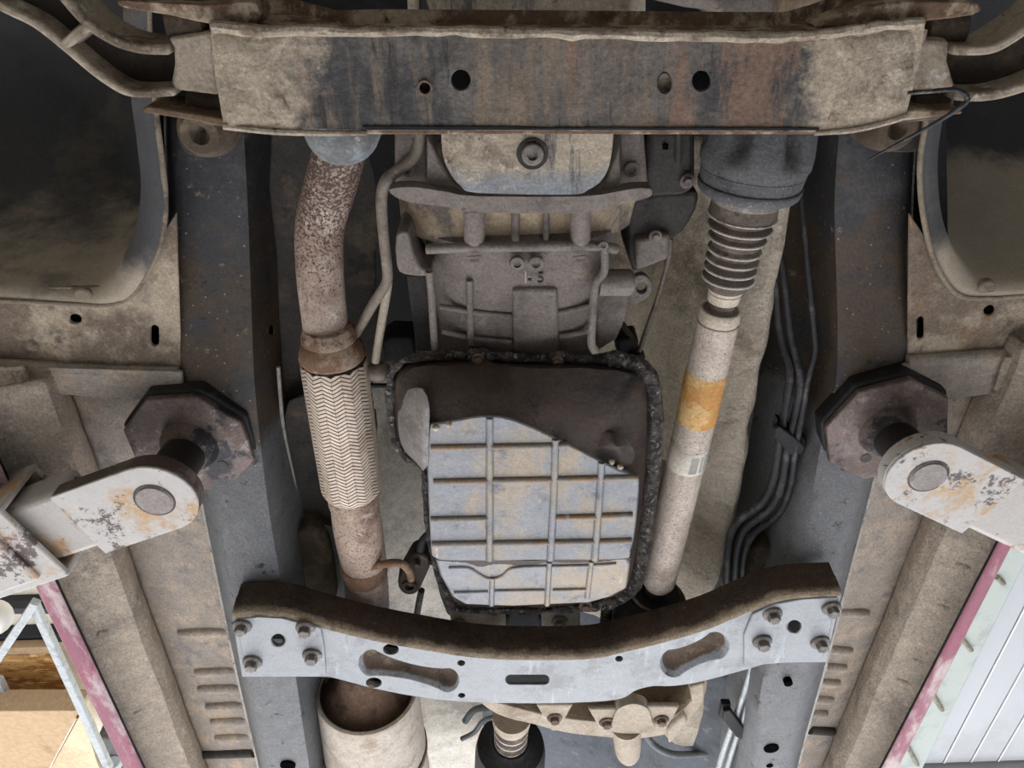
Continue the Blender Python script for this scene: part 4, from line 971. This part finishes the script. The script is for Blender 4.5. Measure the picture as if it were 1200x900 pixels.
# collars and hole rims
for (x, y, r) in ((498, 103, 9), ):
    p = P(x, y, BH); q = mpp(p); bm1.part('bushing', MB().lathe(p+UP*.02, p-UP*.002, [(0, r*q*.7), (0, r*q), (1, r*q), (1, r*q*.72), (.2, r*q*.7)], 24), 'bolt_rust', iface)
bm1.part('plug_disc', MB().plate(ell(779, 98, 9, 12), (), BH+.009, .004), 'beam_mud', iface)
# front wall and rear flange
fw = [(246, 30), (300, 33), (350, 36), (400, 38), (450, 37), (640, 38), (900, 40), (960, 38), (1020, 32), (1085, 24)]
a = smooth(PL(fw, BH), 4); hts = [.10 if proj(p)[0] < 300 else .10-.068*min(1, (proj(p)[0]-300)/90) if proj(p)[0] < 390 else .032 if proj(p)[0] < 930 else .032+.05*min(1, (proj(p)[0]-930)/80) for p in a]
bm1.part('front_wall', MB().grid([[p-UP*.001 for p in a], [p+UP*z for p, z in zip(a, hts)], [p+UP*z+Vector((0, -.012, .004)) for p, z in zip(a, hts)]]), 'beam_rust', solid=.005)
# peeled pale lip where the sheets join
lipp = smooth(PL([(250, 32), (320, 36), (400, 37), (500, 36), (640, 39), (760, 41), (900, 43), (960, 40), (1030, 31), (1082, 26)], BH-.003), 8)
mbl = MB().tube(lipp, [.0045+.002*noise.noise(p*40) for p in lipp], 8); jitter(mbl, .002, 60); bm1.part('peeled_lip', mbl, 'beam_mud')
mbl = MB().prism(PL([(430, 149), (700, 150), (960, 151), (962, 158), (700, 158), (420, 158)], BH+.002), (0, 0, .03)); bm1.part('rear_flange', mbl, 'beam_rust', bevel=.002)
mbl = MB().prism(PL([(425, 148), (590, 148.5), (640, 150), (700, 149.5), (960, 150), (960, 152.5), (430, 152)], BH-.0015), (0, 0, .003)); bm1.part('seam_gap', mbl, 'bay_dark')
mbl = MB().tube_px([(262, 148, BH, 4), (320, 154, BH, 4), (380, 156, BH, 3.5), (430, 156, BH, 3)], 8); bm1.part('rear_flange', mbl, 'beam_mud')
mbl = MB().tube_px([(955, 156, BH, 3), (1000, 152, BH, 4), (1040, 143, BH, 4), (1062, 136, BH, 4)], 8); bm1.part('rear_flange', mbl, 'beam_mud')
# mud crusts on both ends
def crust(out, c, h, amp=.004, mat='beam_mud'):
    pl = polar(sm2(out, 3), *c, 72)
    pl = [(c[0]+(x-c[0])*(1+.10*noise.noise(Vector((x*.11, y*.11, 3)))-.04), c[1]+(y-c[1])*(1+.10*noise.noise(Vector((x*.11, y*.11, 3)))-.04)) for x, y in pl]
    rows = [PL([(c[0]+(x-c[0])*s_, c[1]+(y-c[1])*s_) for x, y in pl], h-dz) for s_, dz in ((1, -.0015), (.96, .0), (.8, .002), (.6, .0035), (.4, .0035), (.2, .0035), (.02, .0035))]
    mb = MB().grid(rows, cu=True); jitter(mb, amp, 55); return mb
bm1.part('mud_crust', crust([(247, 32), (300, 36), (340, 40), (330, 70), (335, 110), (350, 145), (300, 150), (263, 146), (253, 90)], (292, 90), BH, .003), 'beam_mud', iface)
bm1.part('mud_crust', crust([(975, 40), (1020, 36), (1083, 27), (1077, 75), (1062, 132), (1020, 144), (970, 148), (975, 115), (985, 85)], (1025, 88), BH, .003), 'beam_mud', iface)
# clevis tabs
bm1.part('clevis_tab', MB().prism(PL(sm2([(138, 2), (150, 0), (245, 6), (300, 2), (300, 30), (246, 28), (200, 18), (145, 9)], 2), BH+.004), (0, 0, .035)), 'beam_rust', bevel=.003)
bm1.part('clevis_tab', MB().prism(PL(sm2([(167, 128), (172, 124), (258, 138), (268, 147), (262, 149), (230, 142), (168, 132)], 1), BH+.001), (0, 0, .05)), 'beam_rust', bevel=.002)
bm1.part('clevis_tab', MB().prism(PL(sm2([(955, 32), (985, 20), (1035, 3), (1130, 1), (1150, 9), (1140, 18), (1085, 25), (1020, 32)], 2), BH+.004), (0, 0, .035)), 'beam_rust', bevel=.003)
bm1.part('clevis_tab', MB().prism(PL([(1052, 138), (1064, 128), (1128, 128), (1128, 134), (1090, 138), (1060, 142)], BH+.001), (0, 0, .05)), 'beam_rust', bevel=.002)
bm1.done()
# ---- control arms
def control_arm(w, outer, blocks, ribs, bush, web):
    t = Thing('control_arm', 'forged I-section control arm at the %s end of the front beam' % w, 'control arm')
    t.part('web', MB().plate(web, (), BH+.03, .014), 'forged_web', bevel=.003)
    for pts, hw in ribs:
        q = smooth(PL(pts, BH+.022), 5); r_ = hw*mpp(q[0]); fr = []
        mb = MB(); rows = []
        for k, p in enumerate(q):
            dd = (q[min(k+1, len(q)-1)]-q[max(k-1, 0)]).normalized(); nn = Vector((-dd.y, dd.x, 0)).normalized()*r_
            rows.append([p+nn-UP*.018, p-nn-UP*.018, p-nn*1.15+UP*.03, p+nn*1.15+UP*.03])
        mb.grid(rows, cu=True, cap=True); t.part('rim', mb, 'forged', bevel=.0035, seg=3)
    mb = MB().prism(PL(blocks, BH+.008), (0, 0, .05)); t.part('end_block', mb, 'forged', bevel=.006, seg=3)
    for a, b_, r in bush:
        t.part('bushing', MB().lathe(P(*a, BH+.04), P(*b_, BH+.04), [(0, r*.8), (.05, r), (.9, r), (1, r*.8)], 24), 'bush')
    t.done()
control_arm('left', None, sm2([(196, 44), (250, 36), (256, 112), (206, 106), (200, 98), (204, 75), (203, 56)], 1),
            [([(-20, -12), (20, 8), (52, 24), (85, 50), (118, 78), (142, 95), (160, 103), (185, 104), (212, 102)], 5.5),
             ([(78, -14), (100, 12), (114, 26), (130, 37), (150, 47), (175, 53), (206, 54)], 6), ([(84, 50), (100, 36), (114, 24)], 5.5)],
            [((204, 28), (252, 26), .028), ((224, 118), (262, 122), .02)], [(-20, -20), (80, -20), (112, 26), (150, 47), (210, 54), (212, 104), (160, 104), (120, 80), (85, 50), (30, 14)])
control_arm('right', None, sm2([(1068, 44), (1115, 46), (1112, 72), (1122, 104), (1066, 108)], 1),
            [([(1106, 54), (1130, 55), (1155, 52), (1180, 38), (1205, 20), (1230, -2)], 5.5), ([(1108, 106), (1135, 108), (1165, 104), (1205, 90), (1240, 66), (1290, 20)], 6)],
            [((1075, 34), (1124, 36), .022), ((1060, 120), (1108, 118), .018)], [(1106, 54), (1150, 52), (1205, 22), (1230, -4), (1290, 20), (1240, 66), (1205, 90), (1160, 106), (1108, 106)])
t = Thing('wire_hook', 'thin dark bent wire hooked below the right clevis of the front beam', 'hook')
hk = MB().tube_px([(1064, 109, .715, 2.4), (1090, 107, .712, 2.6), (1116, 105, .71, 2.8), (1128, 108, .708, 3), (1134, 116, .706, 3.2), (1127, 124, .706, 3.2), (1105, 139, .715, 2.6), (1075, 156, .725, 2), (1045, 172, .735, 1.6), (1018, 187, .745, 1.1)], 10, 6)
t.part('wire_hook', hk, 'hook'); t.done()

# ================================================================== REAR CROSSMEMBER
RH_ = .80
xm = Thing('rear_crossmember', 'bare grey steel gearbox crossmember with brown front wall and pressed dimples', 'crossmember')
top = [(272, 722), (300, 720), (335, 722), (378, 734), (440, 749), (500, 760), (545, 767), (600, 771), (690, 770), (735, 761), (780, 750), (830, 735), (880, 714), (910, 703), (940, 698), (986, 696)]
bot = [(968, 776), (905, 777), (880, 783), (840, 794), (810, 801), (785, 804), (765, 804), (745, 809), (722, 820), (650, 824), (560, 823), (500, 818), (440, 807), (390, 794), (380, 793), (284, 793)]
tops = [(p.x, p.y) for p in smooth([Vector((x, y, 0)) for x, y in top], 4)]
bots = [(p.x, p.y) for p in smooth([Vector((x, y, 0)) for x, y in bot], 4)]
def dumbbell(x0, y0, x1, y1, r0, r1, ws, n=10):
    a = math.atan2(y1-y0, x1-x0); ca, sa_ = math.cos(a), math.sin(a); ln = math.hypot(x1-x0, y1-y0); pts = []
    for k in range(n+1):
        t = -math.pi/2+math.pi*k/n; pts.append((ln+r1*math.cos(t), r1*math.sin(t)))
    for k in range(1, n):
        u = 1-k/n; pts.append((ln*u, (r0+(r1-r0)*u)-ws*math.sin(math.pi*u)**.7))
    for k in range(n+1):
        t = math.pi/2+math.pi*k/n; pts.append((r0*math.cos(t), r0*math.sin(t)))
    for k in range(1, n):
        u = k/n; pts.append((ln*u, -(r0+(r1-r0)*u)+ws*math.sin(math.pi*u)**.7))
    return [(x0+x*ca-y*sa_, y0+x*sa_+y*ca) for x, y in pts]
d1 = dumbbell(436, 777, 524, 797, 16, 14.5, 6); d2_ = dumbbell(790, 777, 838, 757, 17, 17, 4)
holes = [ell(326, 750, 8, 7.5), ell(458, 761, 9.5, 6.5), ell(438, 800, 9.5, 6), ell(540.5, 777, 4.8, 3.6, 10), ell(541, 815, 4.5, 3, 10), capsule(598, 796.5, 638, 796.5, 6, 6, 6), ell(725.5, 772, 4.8, 3.6, 10), ell(931, 734, 8, 7.5), d1, d2_]
fi = xm.part('face', MB().plate(tops+bots, holes, RH_, .006), 'xm_face')
for dd, (x0, y0, x1, y1) in ((d1, (437, 776, 528, 797)), (d2_, (790, 777, 838, 757))):
    def shr(s_, dz):
        out = []
        for x, y in dd:
            u = max(0, min(1, ((x-x0)*(x1-x0)+(y-y0)*(y1-y0))/((x1-x0)**2+(y1-y0)**2))); cx, cy = x0+(x1-x0)*u, y0+(y1-y0)*u
            out.append(P(cx+(x-cx)*s_, cy+(y-cy)*s_, RH_)+UP*dz)
        return out
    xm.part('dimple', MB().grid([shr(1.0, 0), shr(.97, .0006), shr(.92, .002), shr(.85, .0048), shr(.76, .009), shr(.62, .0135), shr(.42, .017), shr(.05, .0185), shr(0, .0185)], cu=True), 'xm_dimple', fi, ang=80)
xm.part('dark_hole_backing', MB().plate(sm2([(285, 728), (340, 728), (440, 755), (545, 772), (690, 776), (780, 756), (880, 722), (970, 706), (960, 768), (860, 782), (720, 812), (640, 818), (540, 816), (430, 798), (292, 786)], 1), (), RH_+.052, .004), 'bay_dark')  # added dark sheet, stands in for the shade inside the open channel
# front wall: rises from the front edge of the face, then a small flange
e = [P(x, y, RH_) for x, y in tops]
wallh = .058
xm.part('front_wall', MB().grid([[p+Vector((0, .004, -.0005)) for p in e], [p+Vector((0, -.003, .005)) for p in e], [p+Vector((0, -.006, .03)) for p in e], [p+Vector((0, -.004, .034)) for p in e], [p+Vector((0, -.006, wallh)) for p in e], [p+Vector((0, -.0, wallh+.004)) for p in e]]), 'xm_wall', solid=.004, ang=60)
e2 = [P(x, y, RH_) for x, y in bots]
xm.part('rear_wall', MB().grid([[p+Vector((0, -.002, .002)) for p in e2], [p+Vector((0, .0, .03)) for p in e2]]), 'xm_wall', solid=.004)
# doubled end plates
xm.part('end_plate', MB().plate(sm2([(276, 726), (300, 723), (334, 725), (376, 736), (380, 760), (382, 790), (288, 790), (282, 760)], 1), [ell(326, 750, 8.5, 8)], RH_-.004, .005), 'xm_face', fi, bevel=.002)
xm.part('end_plate', MB().plate(sm2([(982, 700), (940, 702), (908, 708), (882, 720), (872, 745), (872, 781), (964, 773), (974, 735)], 1), [ell(931, 734, 8.5, 8)], RH_-.004, .005), 'xm_face', fi, bevel=.002)
for bx, by in ((284, 733), (358, 735), (296, 775), (366, 767), (905, 719), (974, 712), (893, 751), (961, 752)): bolt_at(xm, bx, by, RH_-.004, 11.5, ME_BOLT, ext=1.25)
xm.done()

# ================================================================== TRANSFER CASE
tc = Thing('transfer_case', 'pale dusty cast transfer case peeking out below the rear crossmember', 'transfer case')
low = [(560, 818), (600, 828), (640, 838), (700, 846), (760, 846), (795, 836), (815, 815), (822, 800), (826, 808), (822, 826), (808, 842), (790, 858), (745, 866), (700, 863), (660, 858), (622, 848), (596, 842), (574, 832)]
TH_ = .93
tc.part('rim_face', MB().plate(sm2(low, 3), (), TH_, .02), 'cast_pale', bevel=.004)
fe = [P(x, y, TH_+.004) for x, y in [(p.x, p.y) for p in smooth([Vector((x, y, 0)) for x, y in low[:8]], 4)]]
tc.part('front_wall', MB().grid([fe, [p+Vector((0, -.02, .05)) for p in fe], [p+Vector((0, -.03, .14)) for p in fe]]), 'cast_tan', solid=.006, ang=60)
for (x, y, s_) in ((650, 840, 1), (711, 845, 1), (775, 842, 1)):
    p = P(x, y, TH_-.002); tc.part('web_rib', MB().prism(PL([(x-22, y-14), (x+22, y-14), (x+4, y+17), (x-4, y+17)], TH_-.006), (0, 0, .012)), 'cast_pale', bevel=.004)
    bolt_at(tc, x, y+1, TH_-.006, 9, ME_BOLT_R)
p = P(742, 842, TH_-.006)
tc.part('dome', MB().plate(sm2([(719, 858), (719, 842), (726, 830), (743, 825), (758, 830), (764, 844), (764, 858)], 4), (), TH_-.012, .025), 'cast_pale', bevel=.008, seg=3)
tc.part('drain_boss', MB().tube_px([(734, 850, TH_+.01, 18), (735, 868, TH_+.012, 16), (736, 882, TH_+.015, 14), (737, 889, TH_+.02, 8)], 20), 'cast_pale')
tc.part('side_lug', MB().prism(PL([(782, 856), (802, 838), (806, 846), (790, 868), (784, 872)], TH_-.012), (0, 0, .03)), 'cast_pale', bevel=.004)
tc.part('corner_boss', MB().prism(PL([(808, 806), (826, 800), (826, 820), (812, 826)], TH_-.004), (0, 0, .05)), 'cast_pale', bevel=.004)
p = P(596, 846, TH_+.01); tc.part('output_neck', MB().lathe_px(P(600, 832, .975), P(597, 905, 1.0), [(838, 23), (846, 22), (850, 18)], 28), 'cast_pale')
tc.done()
t = Thing('rear_shaft_joint', 'dark ribbed boot and round coupling of the rear prop shaft at the bottom', 'joint')
ra, rb_ = P(600, 832, .985), P(597, 905, 1.02)
cr = t.part('coupling', MB().lathe_px(ra, rb_, [(868, 22), (870, 26), (873, 39), (880, 41), (905, 41)], 40), 'rubber')
bc = t.part('boot_core', MB().lathe_px(ra, rb_, [(838, 18), (870, 17), (880, 17)], 28), 'boot')
for yy, hw in ((840, 20.5), (847, 20.5), (854, 20), (861, 19.5), (868, 19)):
    t.part('boot_fold', MB().lathe_px(ra, rb_, [(yy-3.2, hw*.86), (yy-.8, hw), (yy+.6, hw), (yy+2.6, hw*.86)], 30), 'boot', bc)
    t.part('fold_edge', MB().lathe_px(ra, rb_, [(yy-.6, hw), (yy-.1, hw*1.02), (yy+.5, hw*1.01)], 30, cap=False), 'boot_edge', bc)
t.done()

# ================================================================== LIFT PADS AND ARMS
def lift(side):
    w = 'left' if side < 0 else 'right'
    if side < 0: ctr, pin, far, hp = (222, 523), (181, 586), (66, 626), .775
    else: ctr, pin, far, hp = (1040, 506), (1088, 558), (1172, 599), .785
    HPd = .895
    t = Thing('lift_pad', 'octagonal rusty steel lift pad on a black post, %s arm' % w, 'lift pad')
    p = P(*ctr, HPd); R_ = .094
    a0 = math.radians(20 if side < 0 else 7)
    oct_ = [Vector((p.x+R_*math.cos(a0+i*math.pi/4), p.y+R_*math.sin(a0+i*math.pi/4), p.z)) for i in range(8)]
    t.part('plate', MB().prism(oct_, (0, 0, .012)), 'pad_plate', bevel=.0025)
    t.part('rubber_pad', MB().prism([q+(q-p)*.05+UP*.012 for q in oct_], (0, 0, .03)), 'rubber', bevel=.004)
    if side < 0: bh = (261, 545)
    else: bh = (1015, 537)
    q = P(*bh, HPd); t.part('screw_hole', MB().lathe(q-UP*.0008, q+UP*.01, [(0, .0085), (1, .006)], 12), 'post')
    top_ = Vector((p.x+(.0), p.y, p.z)); pp = P(*pin, hp); base = Vector((pp.x, pp.y, C.z+hp+.02))
    t.part('weld_collar', MB().lathe(top_+UP*.002, top_-UP*.022, [(0, .043), (.3, .041), (.8, .035), (1, .032)], 32), 'pad_plate')
    t.part('post', MB().lathe(top_, base, [(0, .031), (.1, .031), (1, .031)], 32), 'post')
    t.done()
    a = Thing('car_lift', 'white rust-stained car lift arm reaching in from the %s edge' % w, 'car lift')
    T = P(*pin, hp); D = (P(*far, hp)-T); D.z = 0; D.normalize(); Nn = Vector((-D.y, D.x, 0))
    def L(u, v, z=0): return T+D*u+Nn*v+UP*z
    hw = .0575; tip = [L(hw*math.cos(q_), hw*math.sin(q_)) for q_ in [math.pi/2+math.pi*k/14 for k in range(15)]]
    la = .126
    outl = tip+[L(la, -hw), L(la, hw)]
    a.part('end_plate', MB().prism(outl, (0, 0, .004)), 'arm_paint', bevel=.0015)
    a.part('end_body', MB().prism([q+UP*.004 for q in outl], (0, 0, .024)), 'arm_edge' if side < 0 else 'arm_paint', bevel=.003)
    a.part('pin', MB().lathe(T+UP*.01, T-UP*.003, [(0, .0255), (.8, .0255), (1, .023), (1, 0)], 32), 'arm_pin')
    a.part('pin_ring', MB().lathe(T+UP*.002, T-UP*.0008, [(0, .029), (1, .0275), (1, .026)], 32), 'arm_edge')
    # inner telescopic section
    hb_ = .054; l2 = .215 if side < 0 else .62
    def boxs(u0, u1, v, z0, z1, mat, name, bev=.005):
        a.part(name, MB().prism([L(u0, -v, z0), L(u0, v, z0), L(u1, v, z0), L(u1, -v, z0)], (0, 0, z1-z0)), mat, bevel=bev, seg=3)
    boxs(la-.004, .9, hb_, .014, .070, 'arm_rust', 'inner_tube', .010)
    if side < 0:
        u0 = .196
        # outer sleeve with open mouth, reinforcing plates
        for v0, v1, z0, z1 in ((-.070, -.061, -.006, .092), (.061, .070, -.006, .092), (-.066, .066, -.006, .003), (-.066, .066, .084, .092)):
            a.part('sleeve_wall', MB().prism([L(u0, v0, z0), L(u0, v1, z0), L(.95, v1, z0), L(.95, v0, z0)], (0, 0, z1-z0)), 'arm_paint', bevel=.0025)
        a.part('stiffener', MB().prism([L(u0+.035, -.055, -.014), L(u0+.035, .06, -.014), L(.95, .06, -.014), L(.95, -.055, -.014)], (0, 0, .01)), 'arm_paint', bevel=.004)
        a.part('side_rail', MB().prism([L(u0+.03, .075, .02), L(u0+.05, .088, .02), L(.95, .088, .02), L(.95, .070, .02)], (0, 0, .05)), 'arm_paint', bevel=.006)
        q = L(.34, .0, -.014); a.part('stop_bolt', MB().lathe(q, q-UP*.02, [(0, .014), (.7, .014), (1, .01)], 14), 'bolt')
    a.done()
lift(-1); lift(1)
